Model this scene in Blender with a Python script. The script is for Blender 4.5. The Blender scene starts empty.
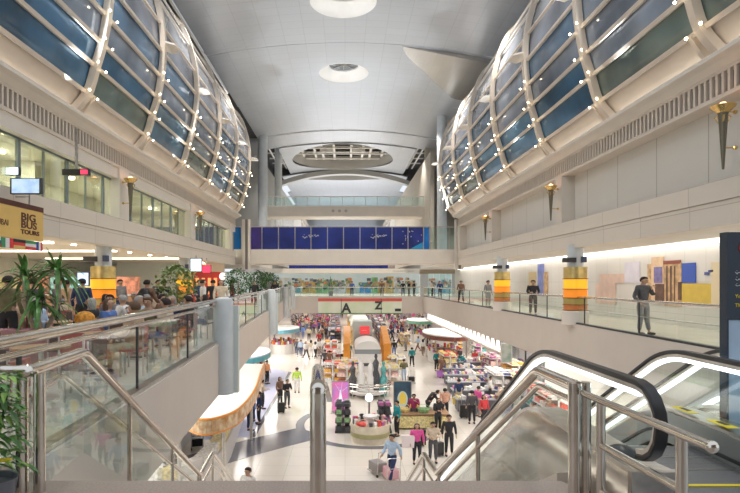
import bpy, bmesh, math, random
from mathutils import Vector, Matrix
R = random.Random(7)
PI = math.pi
scene = bpy.context.scene
col = scene.collection
F = 550.0; CX = 345.0; CY = 282.0
MZ = -1.65      # mezzanine floor, eye level is 0
LZ = -7.6       # lower hall floor
# ------------------------------------------------------------ camera
cam_d = bpy.data.cameras.new('camera'); cam = bpy.data.objects.new('camera', cam_d); col.objects.link(cam)
cam.location = (0, 0, 0); cam.rotation_euler = (PI/2, 0, 0)
cam_d.sensor_width = 36; cam_d.lens = F/740*36
cam_d.shift_x = (370-CX)/740; cam_d.shift_y = (CY-246.5)/740
cam_d.clip_end = 600; cam_d.clip_start = .05
scene.camera = cam
def W(px, py, d): return Vector(((px-CX)/F*d, d, -(py-CY)/F*d))
def G(px, py, z=LZ):
    d = -z*F/(py-CY); return Vector(((px-CX)/F*d, d, z))
# ------------------------------------------------------------ materials
MATS = {}
def mat(name, c, rough=.5, metal=0, var=0, scale=3, bump=0, emit=None, es=0, coat=0, c2=None):
    if name in MATS: return MATS[name]
    m = bpy.data.materials.new(name); m.use_nodes = True; nt = m.node_tree
    b = nt.nodes['Principled BSDF']
    b.inputs['Base Color'].default_value = (*c, 1); b.inputs['Roughness'].default_value = rough; b.inputs['Metallic'].default_value = metal
    if coat: b.inputs['Coat Weight'].default_value = coat
    if emit: b.inputs['Emission Color'].default_value = (*emit, 1); b.inputs['Emission Strength'].default_value = es
    if var or bump or c2:
        tc = nt.nodes.new('ShaderNodeTexCoord'); n = nt.nodes.new('ShaderNodeTexNoise'); n.inputs['Scale'].default_value = scale
        n.inputs['Detail'].default_value = 4
        nt.links.new(tc.outputs['Object'], n.inputs['Vector'])
        if var or c2:
            r = nt.nodes.new('ShaderNodeValToRGB')
            a = c2 if c2 else tuple(max(0, x*(1-var)) for x in c); z = c if c2 else tuple(min(1, x*(1+var)) for x in c)
            r.color_ramp.elements[0].color = (*a, 1); r.color_ramp.elements[1].color = (*z, 1)
            r.color_ramp.elements[0].position = .35; r.color_ramp.elements[1].position = .65
            nt.links.new(n.outputs['Fac'], r.inputs['Fac']); nt.links.new(r.outputs['Color'], b.inputs['Base Color'])
        if bump:
            bp = nt.nodes.new('ShaderNodeBump'); bp.inputs['Strength'].default_value = bump
            nt.links.new(n.outputs['Fac'], bp.inputs['Height']); nt.links.new(bp.outputs['Normal'], b.inputs['Normal'])
    MATS[name] = m; return m
def glass(name, tint=(.86, .95, .92), mixf=.12, gloss=(1, 1, 1), rough=.02):
    if name in MATS: return MATS[name]
    m = bpy.data.materials.new(name); m.use_nodes = True; nt = m.node_tree
    for n in list(nt.nodes): nt.nodes.remove(n)
    o = nt.nodes.new('ShaderNodeOutputMaterial'); t = nt.nodes.new('ShaderNodeBsdfTransparent'); g = nt.nodes.new('ShaderNodeBsdfGlossy')
    t.inputs['Color'].default_value = (*tint, 1); g.inputs['Roughness'].default_value = rough; g.inputs['Color'].default_value = (*gloss, 1)
    lw = nt.nodes.new('ShaderNodeLayerWeight'); pw = nt.nodes.new('ShaderNodeMath'); pw.operation = 'POWER'; pw.inputs[1].default_value = 4
    fr = nt.nodes.new('ShaderNodeMath'); fr.operation = 'MULTIPLY'; fr.inputs[1].default_value = .55
    nt.links.new(lw.outputs['Facing'], pw.inputs[0]); nt.links.new(pw.outputs[0], fr.inputs[0])
    mth = nt.nodes.new('ShaderNodeMath'); mth.operation = 'ADD'; mth.inputs[1].default_value = mixf; mth.use_clamp = True
    mx = nt.nodes.new('ShaderNodeMixShader')
    nt.links.new(fr.outputs[0], mth.inputs[0]); nt.links.new(mth.outputs[0], mx.inputs[0])
    nt.links.new(t.outputs[0], mx.inputs[1]); nt.links.new(g.outputs[0], mx.inputs[2]); nt.links.new(mx.outputs[0], o.inputs[0])
    MATS[name] = m; return m
def tiles(name, c, c_line, sx, sy, rough=.2, lw=.01, plane='XY', var=.04, bump=0, metal=0, noise=1.2, off=0.0):
    """brick texture laid in object space: plane tells which two axes carry it"""
    if name in MATS: return MATS[name]
    m = bpy.data.materials.new(name); m.use_nodes = True; nt = m.node_tree; b = nt.nodes['Principled BSDF']
    tc = nt.nodes.new('ShaderNodeTexCoord'); sp = nt.nodes.new('ShaderNodeSeparateXYZ'); cb = nt.nodes.new('ShaderNodeCombineXYZ')
    nt.links.new(tc.outputs['Object'], sp.inputs[0])
    nt.links.new(sp.outputs[plane[0]], cb.inputs[0]); nt.links.new(sp.outputs[plane[1]], cb.inputs[1])
    br = nt.nodes.new('ShaderNodeTexBrick'); br.offset = off; br.inputs['Scale'].default_value = 1
    br.inputs['Brick Width'].default_value = sx; br.inputs['Row Height'].default_value = sy; br.inputs['Mortar Size'].default_value = lw
    br.inputs['Mortar Smooth'].default_value = .2
    br.inputs['Color1'].default_value = (*[x*(1-var) for x in c], 1); br.inputs['Color2'].default_value = (*[min(1, x*(1+var)) for x in c], 1)
    br.inputs['Mortar'].default_value = (*c_line, 1)
    nt.links.new(cb.outputs[0], br.inputs['Vector'])
    n = nt.nodes.new('ShaderNodeTexNoise'); n.inputs['Scale'].default_value = noise; n.inputs['Detail'].default_value = 5
    nt.links.new(tc.outputs['Object'], n.inputs['Vector'])
    mr = nt.nodes.new('ShaderNodeMapRange'); mr.inputs['To Min'].default_value = 1-var*1.5; mr.inputs['To Max'].default_value = 1+var
    nt.links.new(n.outputs['Fac'], mr.inputs['Value'])
    mu = nt.nodes.new('ShaderNodeVectorMath'); mu.operation = 'SCALE'
    nt.links.new(br.outputs['Color'], mu.inputs[0]); nt.links.new(mr.outputs[0], mu.inputs['Scale'])
    nt.links.new(mu.outputs[0], b.inputs['Base Color'])
    b.inputs['Roughness'].default_value = rough; b.inputs['Metallic'].default_value = metal
    if bump:
        bp = nt.nodes.new('ShaderNodeBump'); bp.inputs['Strength'].default_value = bump; bp.inputs['Distance'].default_value = .02
        inv = nt.nodes.new('ShaderNodeMath'); inv.operation = 'SUBTRACT'; inv.inputs[0].default_value = 1
        nt.links.new(br.outputs['Fac'], inv.inputs[1]); nt.links.new(inv.outputs[0], bp.inputs['Height']); nt.links.new(bp.outputs[0], b.inputs['Normal'])
    MATS[name] = m; return m
cream = mat('cream_metal', (.72, .63, .53), .4, var=.03, scale=2)
cream_lt = mat('cream_light', (.76, .70, .62), .45, var=.03, scale=1)
white = mat('white_paint', (.82, .80, .76), .45, var=.02, scale=2)
offw = mat('soffit_white', (.75, .71, .65), .6, var=.03, scale=1)
chrome = mat('polished_steel', (.68, .64, .58), .08, 1, var=.08, scale=6)
steel = mat('brushed_steel', (.58, .56, .53), .28, 1, var=.1, scale=9)
dark = mat('dark_grey', (.05, .05, .055), .5, var=.2, scale=5)
black = mat('black_rubber', (.018, .018, .02), .35, var=.2, scale=8)
gold = mat('brass', (.75, .52, .2), .25, 1, var=.1)
pilar = mat('painted_grey_column', (.62, .66, .68), .4, var=.04)
gl = glass('clear_glass', mixf=.06)
gl_esc = glass('escalator_glass', (.86, .94, .93), .06)
lampm = mat('lamp_glow', (1, .9, .7), .4, emit=(1, .80, .52), es=14)
ledw = mat('led_tube', (1, 1, 1), .4, emit=(.9, .96, 1), es=1.5)
# ------------------------------------------------------------ mesh builder
class MB:
    def __init__(s): s.v = []; s.f = []; s.mi = []; s.cur = 0
    def add(s, vs, fs):
        o = len(s.v); s.v += [tuple(v) for v in vs]
        for f in fs: s.f.append(tuple(i+o for i in f)); s.mi.append(s.cur)
    def box(s, x0, x1, y0, y1, z0, z1, rz=0, piv=None):
        vs = [Vector((x, y, z)) for z in (z0, z1) for y in (y0, y1) for x in (x0, x1)]
        if rz:
            p = Vector(piv) if piv else Vector(((x0+x1)/2, (y0+y1)/2, 0)); M = Matrix.Rotation(rz, 3, 'Z'); vs = [M @ (v-p)+p for v in vs]
        s.add(vs, [(0, 2, 3, 1), (4, 5, 7, 6), (0, 1, 5, 4), (2, 6, 7, 3), (0, 4, 6, 2), (1, 3, 7, 5)]); return s
    def cbox(s, c, sz, M=None):
        M = M or Matrix.Identity(3); c = Vector(c)
        vs = [c+M @ Vector((x*sz[0]/2, y*sz[1]/2, z*sz[2]/2)) for z in (-1, 1) for y in (-1, 1) for x in (-1, 1)]
        s.add(vs, [(0, 2, 3, 1), (4, 5, 7, 6), (0, 1, 5, 4), (2, 6, 7, 3), (0, 4, 6, 2), (1, 3, 7, 5)]); return s
    def tube(s, pts, r, n=10, closed=False, cap=True):
        pts = [Vector(p) for p in pts]; N = len(pts)
        rs = r if isinstance(r, (list, tuple)) else [r]*N
        rings = []; up = None
        for i, p in enumerate(pts):
            a = pts[(i-1) % N] if (i or closed) else p; b = pts[(i+1) % N] if (i < N-1 or closed) else p
            t = (b-a).normalized() if (b-a).length > 1e-9 else Vector((0, 0, 1))
            if up is None: up = Vector((0, 0, 1)) if abs(t.z) < .9 else Vector((1, 0, 0))
            u = t.cross(up)
            if u.length < 1e-4: u = t.cross(Vector((0, 1, 0)))
            u.normalize(); w = u.cross(t).normalized(); up = w
            k = 1.0
            if 0 < i < N-1:
                c = (pts[i]-pts[i-1]).normalized().dot((pts[i+1]-pts[i]).normalized()); k = 1/max(.75, math.sqrt((1+c)/2))
            rings.append([p+(u*math.cos(q)+w*math.sin(q))*rs[i]*k for q in [2*PI*j/n for j in range(n)]])
        vs = [v for rg in rings for v in rg]; fs = []
        for i in range(N if closed else N-1):
            for j in range(n):
                a = i*n+j; b = i*n+(j+1) % n; i2 = (i+1) % N
                fs.append((a, b, i2*n+(j+1) % n, i2*n+j))
        if cap and not closed: fs.append(tuple(reversed(range(n)))); fs.append(tuple((N-1)*n+j for j in range(n)))
        s.add(vs, fs); return s
    def lathe(s, c, prof, n=20, a0=0, a1=2*PI, sx=1, sy=1):
        c = Vector(c); vs = []; full = abs(a1-a0-2*PI) < 1e-6; m = n if full else n+1
        for (r, z) in prof:
            for j in range(m):
                q = a0+(a1-a0)*j/n; vs.append(c+Vector((r*math.cos(q)*sx, r*math.sin(q)*sy, z)))
        fs = []
        for i in range(len(prof)-1):
            for j in range(n): fs.append((i*m+j, i*m+(j+1) % m, (i+1)*m+(j+1) % m, (i+1)*m+j))
        s.add(vs, fs); return s
    def cyl(s, c, r, z0, z1, n=16):
        return s.lathe((c[0], c[1], 0), [(0.0001, z0), (r, z0), (r, z1), (0.0001, z1)], n)
    def sph(s, c, r, n=10, k=6, sz=1, sx=1, sy=1):
        prof = [(max(.0001, r*math.sin(PI*i/k)), -r*sz*math.cos(PI*i/k)) for i in range(k+1)]
        return s.lathe(c, prof, n, sx=sx, sy=sy)
    def prism_y(s, poly, y0, y1):
        n = len(poly); vs = [(x, y0, z) for x, z in poly]+[(x, y1, z) for x, z in poly]
        fs = [(i, (i+1) % n, n+(i+1) % n, n+i) for i in range(n)]+[tuple(reversed(range(n))), tuple(range(n, 2*n))]
        s.add(vs, fs); return s
    def prism_x(s, poly, x0, x1):
        n = len(poly); vs = [(x0, y, z) for y, z in poly]+[(x1, y, z) for y, z in poly]
        fs = [(i, (i+1) % n, n+(i+1) % n, n+i) for i in range(n)]+[tuple(reversed(range(n))), tuple(range(n, 2*n))]
        s.add(vs, fs); return s
    def prism_z(s, poly, z0, z1):
        n = len(poly); vs = [(x, y, z0) for x, y in poly]+[(x, y, z1) for x, y in poly]
        fs = [(i, (i+1) % n, n+(i+1) % n, n+i) for i in range(n)]+[tuple(reversed(range(n))), tuple(range(n, 2*n))]
        s.add(vs, fs); return s
    def build(s, name, m, parent=None, smooth=False, bevel=0, loc=None, fix=True):
        me = bpy.data.meshes.new(name); me.from_pydata(s.v, [], s.f)
        ms = m if isinstance(m, (list, tuple)) else [m]
        for x in ms: me.materials.append(x)
        if len(ms) > 1: me.polygons.foreach_set('material_index', s.mi)
        if fix:
            bm = bmesh.new(); bm.from_mesh(me); bmesh.ops.recalc_face_normals(bm, faces=bm.faces); bm.to_mesh(me); bm.free()
        if smooth:
            me.polygons.foreach_set('use_smooth', [True]*len(me.polygons)); me.set_sharp_from_angle(angle=math.radians(40))
        me.update()
        o = bpy.data.objects.new(name, me); col.objects.link(o)
        if loc is not None: o.location = loc
        if parent: o.parent = parent
        if bevel:
            b = o.modifiers.new('bevel', 'BEVEL'); b.width = bevel; b.segments = 2; b.limit_method = 'ANGLE'
        return o
def tag(o, label, cat, group=None, kind=None):
    if label: o['label'] = label
    if cat: o['category'] = cat
    if group: o['group'] = group
    if kind: o['kind'] = kind
    return o
def struct(o, label=None):
    o['kind'] = 'structure'
    if label: o['label'] = label
    return o
def thing(name, label, cat, loc=(0, 0, 0), rz=0, group=None):
    o = bpy.data.objects.new(name, None); col.objects.link(o); o.location = loc; o.rotation_euler = (0, 0, rz); o.empty_display_size = .1
    return tag(o, label, cat, group)
def text(name, body, size, m, parent, M, ext=.004, align='LEFT', bold=0):
    cu = bpy.data.curves.new(name, 'FONT'); cu.offset = bold; cu.body = body; cu.size = size; cu.extrude = ext; cu.align_x = align; cu.resolution_u = 3
    t = bpy.data.objects.new(name, cu); col.objects.link(t)
    bpy.context.view_layer.update(); dg = bpy.context.evaluated_depsgraph_get()
    me = bpy.data.meshes.new_from_object(t.evaluated_get(dg)); bpy.data.objects.remove(t)
    me.materials.clear(); me.materials.append(m); me.transform(M)
    o = bpy.data.objects.new(name, me); col.objects.link(o); o.parent = parent; return o
def XM(loc, facing='front'):
    """text frame: front = readable looking +Y; wall_left = on a wall facing +X; wall_right = facing -X"""
    if facing == 'front': r = Matrix(((1, 0, 0), (0, 0, -1), (0, 1, 0)))
    elif facing == 'wall_left': r = Matrix(((0, 0, 1), (1, 0, 0), (0, 1, 0)))
    else: r = Matrix(((0, 0, -1), (-1, 0, 0), (0, 1, 0)))
    return Matrix.Translation(loc) @ r.to_4x4()
def copy_tree(o, parent=None):
    c = o.copy(); col.objects.link(c)
    if parent: c.parent = parent
    for ch in list(KIDS.get(o.name, [])):
        copy_tree(ch, c)
    return c
KIDS = {}
def kids_scan(o):
    KIDS[o.name] = [c for c in bpy.data.objects if c.parent is o]
    for c in KIDS[o.name]: kids_scan(c)
# ============================================================ THE SETTING
marble = tiles('polished_marble', (.80, .75, .68), (.55, .52, .48), 1.2, 1.2, rough=.16, lw=.008, var=.03, noise=.6)
mezzfl = tiles('mezz_marble', (.74, .68, .58), (.5, .46, .4), 1.0, 1.0, rough=.2, lw=.006, var=.03)
granite = mat('speckled_granite', (.46, .37, .31), .35, scale=60, c2=(.34, .27, .23))
inlay = tiles('dark_inlay', (.17, .17, .20), (.16, .16, .18), .8, .8, rough=.12, lw=.01)
bluefl = mat('lilac_carpet', (.50, .52, .68), .8, var=.06, scale=8)
f = MB().box(-26, 26, -2, 230, LZ-.3, LZ); struct(f.build('floor', marble), 'pale polished marble hall floor')
# floor bands: thin stone laid flush on the marble
def band(pts, w, m, name, lift=.004):
    b = MB(); P = [Vector((p[0], p[1], 0)) for p in pts]
    L = []; Rr = []
    for i, p in enumerate(P):
        t = (P[min(i+1, len(P)-1)]-P[max(i-1, 0)]).normalized(); n = Vector((-t.y, t.x, 0))
        L.append(p+n*w/2); Rr.append(p-n*w/2)
    poly = [(v.x, v.y) for v in L]+[(v.x, v.y) for v in reversed(Rr)]
    b.prism_z(poly, LZ, LZ+lift); return struct(b.build(name, m))
band([G(150, 478), G(205, 460), G(240, 450), G(275, 441), G(312, 432)], 2.2, inlay, 'trim_1', .008)
pts = [Vector((1.2+3.6*math.cos(a), 29.5+4.3*math.sin(a), LZ)) for a in [math.radians(q) for q in range(150, 400, 8)]]
band(pts, .45, inlay, 'trim_2', .006)
# long curving dark stone line along the middle island
band([G(330, 402), G(327, 390), G(324, 378), G(322, 365), G(322, 352), G(326, 340), G(332, 331)], .35, inlay, 'trim_3', .006)
b = MB(); q = [G(200, 440), G(251, 437), G(277, 392), G(288, 372), G(262, 365), G(230, 375)]
b.prism_z([(v.x, v.y) for v in q], LZ, LZ+.005); struct(b.build('trim_4', bluefl))
band([G(253, 437), G(279, 392), G(290, 372)], .22, inlay, 'trim_5', .007)
# left mezzanine edge runs slightly turned
def LX(y): return -3.3-.058*(y-14.5)
YB = 62.0
# mezzanine slabs
b = MB(); b.prism_z([(LX(1)-.25, 1), (LX(YB)-.25, YB), (-24, YB), (-24, 1)], MZ-.5, MZ); struct(b.build('floor_mezzanine_left', mezzfl), 'left gallery floor')
b = MB(); b.box(9.0, 24, 6, YB, MZ-.5, MZ); struct(b.build('floor_mezzanine_right', mezzfl))
b = MB(); b.box(-24, 24, YB+.3, 110, MZ-.5, MZ); struct(b.build('floor_mezzanine_back', mezzfl))
# fascias of the galleries
fas = mat('fascia_beige', (.64, .57, .51), .45, var=.02, scale=1)
b = MB(); y0 = 1.0
b.prism_z([(LX(y0)-.28, y0), (LX(YB)-.28, YB), (LX(YB), YB), (LX(y0), y0)], -2.95, MZ+.04); struct(b.build('wall_left_fascia', fas), 'beige front of left gallery')
b = MB().box(8.8, 9.0, 6, YB, -3.35, MZ+.04); struct(b.build('wall_right_fascia', fas), 'beige front of right gallery')
b = MB().box(LX(YB), 8.8, YB, YB+.3, -3.5, MZ+.04); struct(b.build('wall_back_fascia', fas), 'beige front of back gallery')
# platform where the photographer stands
b = MB(); b.prism_z([(-2.55, -1.5), (1.95, -1.5), (1.93, 4.25), (1.80, 4.58), (-2.62, 4.58)], MZ-.25, MZ)
struct(b.build('floor_landing', granite, bevel=.015), 'speckled brown granite landing')
b = MB().box(-4, LX(1)+.1, -1.5, 1.0, MZ-.25, MZ); struct(b.build('floor_landing_side', granite))
# stairs going down from the landing
st = MB(); sk = -.046
nst = 18; ry = .29; rzz = .167
for i in range(nst):
    ya = 4.6+i*ry; z = MZ-(i+1)*rzz
    st.box(-2.6+sk*(ya-4.6), 1.72+sk*(ya-4.6), ya, ya+ry+.02, z-.2, z)
yL = 4.6+nst*ry; zL = MZ-nst*rzz
st.box(-2.85, 1.5, yL, yL+1.9, zL-.25, zL)
for i in range(17):
    ya = yL+1.9+i*.29; z = zL-(i+1)*(LZ*-1+zL)/17*-1 if False else zL-(i+1)*(zL-LZ)/17
    st.box(-2.85+sk*(ya-yL-1.9), 1.45+sk*(ya-yL-1.9), ya, ya+.31, z-.2, z+.0005*i)
so = st.build('staircase', granite); tag(so, 'granite staircase dropping from the landing to the lower hall', 'stairs')

# ---------------------------------------------------------- upper side walls
Y0, Y1 = 9.0, 42.9
panelm = tiles('wall_panels', (.70, .67, .61), (.42, .39, .34), 2.35, 8, rough=.35, lw=.02, plane='YZ', var=.015)
fasc2 = tiles('stone_band', (.73, .66, .57), (.5, .44, .38), 2.35, .6, rough=.4, lw=.012, plane='YZ', var=.02)
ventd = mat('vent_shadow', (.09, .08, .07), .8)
def side(s):
    k = 1 if s > 0 else -.966
    nm = 'right' if s > 0 else 'left'
    X = lambda x: x*k
    def bx(b, xa, xb, ya, yb, za, zb): return b.box(min(X(xa), X(xb)), max(X(xa), X(xb)), ya, yb, za, zb)
    struct(bx(MB(), 8.8, 9.35, Y0, Y1, 1.92, 2.4).build('wall_%s_band_upper' % nm, fasc2))
    struct(bx(MB(), 8.84, 9.35, Y0, Y1, 1.32, 1.91).build('wall_%s_band_lower' % nm, fasc2))
    # head with vent slats
    b = MB(); bx(b, 8.8, 9.4, Y0, Y1, 4.3, 4.40); bx(b, 8.8, 9.4, Y0, Y1, 4.90, 5.0)
    y = Y0
    while y < Y1-.1:
        bx(b, 8.8, 8.87, y, y+.085, 4.39, 4.91); y += .21
    struct(b.build('trim_%s' % ('6' if s > 0 else '7'), cream), 'cream slatted vent band above the wall panels')
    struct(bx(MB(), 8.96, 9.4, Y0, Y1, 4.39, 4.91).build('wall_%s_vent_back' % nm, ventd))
    b = MB()
    poly = [(X(8.8), 4.99), (X(9.6), 4.99), (X(9.6), 5.3), (X(8.5), 5.3), (X(8.45), 5.24), (X(8.45), 5.16), (X(8.62), 5.1)]
    b.prism_y(poly, Y0, Y1+.4); struct(b.build('trim_%s' % ('8' if s > 0 else '9'), cream_lt), 'cream cornice')
    # pilasters
    for yy, pl in ((11.5, .65), (22.3, .65), (32.9, .65), (42.2, .65)) if s > 0 else ((10.6, .9), (20.7, .9), (30.3, .9), (40.6, .9)):
        struct(bx(MB(), 8.78, 9.5, yy, yy+pl, 2.4, 4.3).build('wall_%s_pilaster' % nm, cream_lt))
    # ceiling over the gallery
    struct(bx(MB(), 9.36, 24, 6, Y1+18, 1.45, 2.3).build('ceiling_%s_gallery' % nm, offw))
    # back wall upper
    return X, bx
XR, bxR = side(1)
XL, bxL = side(-1)
struct(MB().box(9.32, 9.42, Y0, Y1, 2.4, 4.32).build('wall_right_panels', panelm), 'pale grey wall panels')
# left: glazed offices
b = MB()
for i in range(28):
    y = 9.6+1.3*i; w = .02 if i % 2 else .13
    b.box(-8.88, -8.80, y, y+w, 2.4, 3.9)
b.box(-8.88, -8.8, Y0, Y1, 3.84, 3.9).box(-8.88, -8.8, Y0, Y1, 2.4, 2.46)
fr = thing('window_1', 'green tinted office glazing along upper left wall', 'window', (0, 0, 0)); fr['kind'] = 'structure'
MB().box(-8.88, -8.56, Y0, Y1, 3.9, 4.3).build('header', cream_lt, fr)
b.build('frame', mat('green_grey_frame', (.20, .24, .24), .4), fr)
MB().box(-8.85, -8.83, Y0, Y1, 2.46, 3.9).build('pane', glass('office_glass', (.74, .78, .73), .09), fr)
offi = mat('office_wall', (.60, .57, .47), .7, var=.08, scale=.8)
struct(MB().box(-13.2, -13, Y0, Y1, 2.4, 4.3).build('wall_office_back', offi))
struct(MB().box(-13.2, -8.9, Y0, Y1, 4.3, 4.4).build('ceiling_office', offi))
for y in (19.5, 36): struct(MB().box(-13, -11.0, y, y+.12, 2.4, 4.3).build('wall_office_partition', offi))
g = thing('office_ceiling_lamp', 'round downlights in the glazed office ceiling', 'lamp', (0, 0, 0), 0)
for i in range(14):
    MB().cyl((-9.6-(i % 2)*1.6, 11+i*2.3), .13, 4.2, 4.29, 12).build('lamp_disc', lampm, g)
# right gallery back wall and end wall
gw = tiles('gallery_panels', (.80, .78, .75), (.62, .60, .58), 1.2, 1.2, rough=.35, lw=.01, plane='YZ', var=.02)
struct(MB().box(12.6, 12.8, 6, 63, MZ, 1.45).build('wall_right_gallery', gw), 'white panel wall at the back of the right gallery')
# left gallery back
lgw = mat('pale_green_wall', (.70, .76, .74), .5, var=.02)
struct(MB().box(-17.0, -9.4, 41, 41.2, MZ, 1.45).build('wall_left_gallery', lgw), 'pale wall closing the left gallery')
struct(MB().box(-20, -19.8, 1, 62, MZ, 1.45).build('wall_left_shops', mat('shop_wall', (.68, .70, .62), .6, var=.15, scale=.5)))
struct(MB().box(-24, -8.5, 1, 8, 1.5, 2.3).build('ceiling_left_front', offw))
# soffit grilles
def grilles(s):
    X = XR if s > 0 else XL
    g = thing('air_grille_row', 'dark slot air grilles in the %s gallery soffit' % ('right' if s > 0 else 'left'), 'air grille')
    x = X(9.9)
    for y in [13.5+2.75*i for i in range(11)]:
        MB().box(x-.09, x+.09, y, y+.95, 1.425, 1.46).build('grille', dark, g)
    for y in [12.3+2.75*i for i in range(11)]:
        MB().cyl((X(9.25) if s > 0 else X(9.45), y), .07, 1.41, 1.46, 10).build('downlight', lampm, g)
        if s < 0:
            MB().cyl((X(10.8), y+.6), .09, 1.41, 1.46, 10).build('downlight', lampm, g)
grilles(1); grilles(-1)
# dropped light troughs above left gallery
for i, (y, x0, x1) in enumerate([(12, -16, -10), (15.5, -17, -10.2), (19.5, -18, -10.5), (25, -18, -10.5), (33, -18, -10)]):
    t = tag(MB().box(x0, x1, y, y+.35, 1.38, 1.449).build('light_trough', mat('cove_light', (1, .95, .85), .5, emit=(1, .9, .72), es=2.2)),
            'long light trough across left gallery ceiling, number %s back' % ['nearest', 'second', 'third', 'fourth', 'farthest'][i], 'ceiling light')
    t['label'] = ['nearest', 'second nearest', 'middle', 'second farthest', 'farthest'][i]+' long light trough across the left gallery ceiling'

# ---------------------------------------------------------- curved glazed galleries
RIB = [(8.86, 5.3), (8.33, 5.93), (8.05, 6.8), (7.83, 7.53), (7.67, 8.4), (7.58, 9.43), (7.65, 10.6), (7.95, 11.9), (8.45, 13.0), (9.3, 13.8)]
def offs(poly, o):
    out = []
    for i, p in enumerate(poly):
        a = Vector(poly[max(i-1, 0)]); c = Vector(poly[min(i+1, len(poly)-1)]); t = (c-a).normalized(); out.append((p[0]+t.y*o, p[1]-t.x*o))
    return out
def smooth(poly, n=4):
    out = []
    for i in range(len(poly)-1):
        p0 = Vector(poly[max(i-1, 0)]); p1 = Vector(poly[i]); p2 = Vector(poly[i+1]); p3 = Vector(poly[min(i+2, len(poly)-1)])
        for j in range(n):
            t = j/n; out.append(tuple(.5*((2*p1)+(-p0+p2)*t+(2*p0-5*p1+4*p2-p3)*t*t+(-p0+3*p1-3*p2+p3)*t**3)))
    out.append(tuple(poly[-1])); return out
def panemat(name, c, rough=.1, mt=.3):
    if name in MATS: return MATS[name]
    m = mat(name, c, rough, mt, var=.45, scale=.35); m.node_tree.nodes['Principled BSDF'].inputs['Specular IOR Level'].default_value = .8
    return m
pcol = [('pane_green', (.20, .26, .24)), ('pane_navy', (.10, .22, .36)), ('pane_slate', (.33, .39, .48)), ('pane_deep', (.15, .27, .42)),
        ('pane_reflect', (.34, .38, .46)), ('pane_reflect_light', (.44, .48, .55)), ('pane_top', (.52, .56, .62)), ('pane_reflect_top_b', (.56, .6, .64))]  # upper rows paler: whitish reflection put into the pane colour
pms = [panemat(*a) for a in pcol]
def gallery(s, ya, nb, pitch, label, lamps=True, name='glazed_gallery'):
    k = 1 if s > 0 else -.966
    root = thing(name, label, 'glazed gallery')
    gp = offs(RIB, .26); ribs_ = []
    Yr = [ya+i*pitch for i in range(nb+1)]
    # belly
    belly = [(9.9, 5.3), (9.6, 5.25), (9.2, 5.42), (8.85, 5.7), (8.62, 6.02), (8.75, 6.12), (9.9, 6.1)]
    MB().prism_y([(x*k, z) for x, z in smooth(belly, 3)], Yr[0]-2.3, Yr[-1]).build('belly', cream, root, smooth=True)
    sm = smooth(RIB, 4); inn = offs(sm, .22)
    for y in Yr:
        b = MB()
        n = len(sm)
        for i in range(n-1):
            vs = []
            for yy in (y-.12, y+.12):
                for (x, z) in (sm[i], inn[i], inn[i+1], sm[i+1]): vs.append((x*k, yy, z))
            b.add(vs, [(0, 1, 2, 3), (4, 7, 6, 5), (0, 3, 7, 4), (1, 5, 6, 2)])
        b.cbox((8.72*k, y+.42, 5.62), (.16, .14, .95), Matrix.Rotation((-.62 if s > 0 else .62), 3, 'Y'))
        b.cbox((8.52*k, y+.2, 5.98), (.12, .6, .12))
        rb_ = b.build('rib', cream, root, smooth=True); ribs_.append(rb_)
    m2 = offs(RIB, .16)
    for j in range(1, 9):
        x, z = m2[j]
        a = Vector(RIB[min(j+1, 9)])-Vector(RIB[j-1]); ang = math.atan2(a.x, a.y)*(1 if s > 0 else -1)
        w = .12 if j < 6 else .09
        MB().cbox((x*k, (Yr[0]-2.3+Yr[-1])/2, z), (.10, Yr[-1]-Yr[0]+2.3, w), Matrix.Rotation(ang, 3, 'Y')).build('mullion', cream if j < 7 else cream_lt, root)
    fine = smooth(gp, 4)
    ys2 = [Yr[0]-2.3]+Yr
    for i in range(len(ys2)-1):
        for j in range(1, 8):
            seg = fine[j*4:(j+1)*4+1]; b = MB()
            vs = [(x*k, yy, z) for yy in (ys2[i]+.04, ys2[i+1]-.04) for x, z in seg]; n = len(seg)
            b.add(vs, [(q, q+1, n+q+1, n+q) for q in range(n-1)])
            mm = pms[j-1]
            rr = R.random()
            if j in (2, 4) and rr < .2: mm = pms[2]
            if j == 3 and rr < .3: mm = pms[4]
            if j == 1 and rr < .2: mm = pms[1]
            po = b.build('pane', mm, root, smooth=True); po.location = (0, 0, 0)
    if not lamps: MB().prism_y([(x*k, z) for x, z in gp[1:]]+[(10.6*k, 13.8), (10.6*k, 5.3), (9.2*k, 5.3)], Yr[0]-2.5, Yr[0]-2.35).build('end_wall', white, root)
    # far closing wall
    poly = [(x*k, z) for x, z in gp[1:]]+[(10.6*k, 13.8), (10.6*k, 5.3), (9.2*k, 5.3)]
    MB().prism_y(poly, Yr[-1]+.02, Yr[-1]+.2).build('end_wall', white, root)
    if lamps:
        for y, rp in zip(Yr, ribs_):
            for j in range(1, 5):
                x, z = RIB[j]
                for dy, dd in ((-.27, .06), (.27, -.06)):
                    MB().sph(((x-.1)*k, y+dy, z+dd), .037, 8, 5).build('spotlight', lampm, rp)
            x, z = RIB[5]
            b = MB()
            vs = [((x+.05)*k, y-.05, z), ((x-.15)*k, y-.55, z+.12), ((x-.5)*k, y-.35, z+.1), ((x-.55)*k, y+.3, z+.1), ((x-.1)*k, y+.5, z+.1)]
            top = [(a, b_, c+.07) for a, b_, c in vs]
            b.add(vs+top, [(0, 1, 2, 3, 4), (9, 8, 7, 6, 5), (0, 5, 6, 1), (1, 6, 7, 2), (2, 7, 8, 3), (3, 8, 9, 4), (4, 9, 5, 0)])
            b.build('uplight_fin', cream_lt, rp)

    return root
gallery(1, 13.0, 6, 5.25, 'curved blue glazed gallery with cream ribs along the right of the hall')
gallery(-1, 12.3, 6, 5.1, 'curved blue glazed gallery with cream ribs along the left of the hall')
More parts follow.
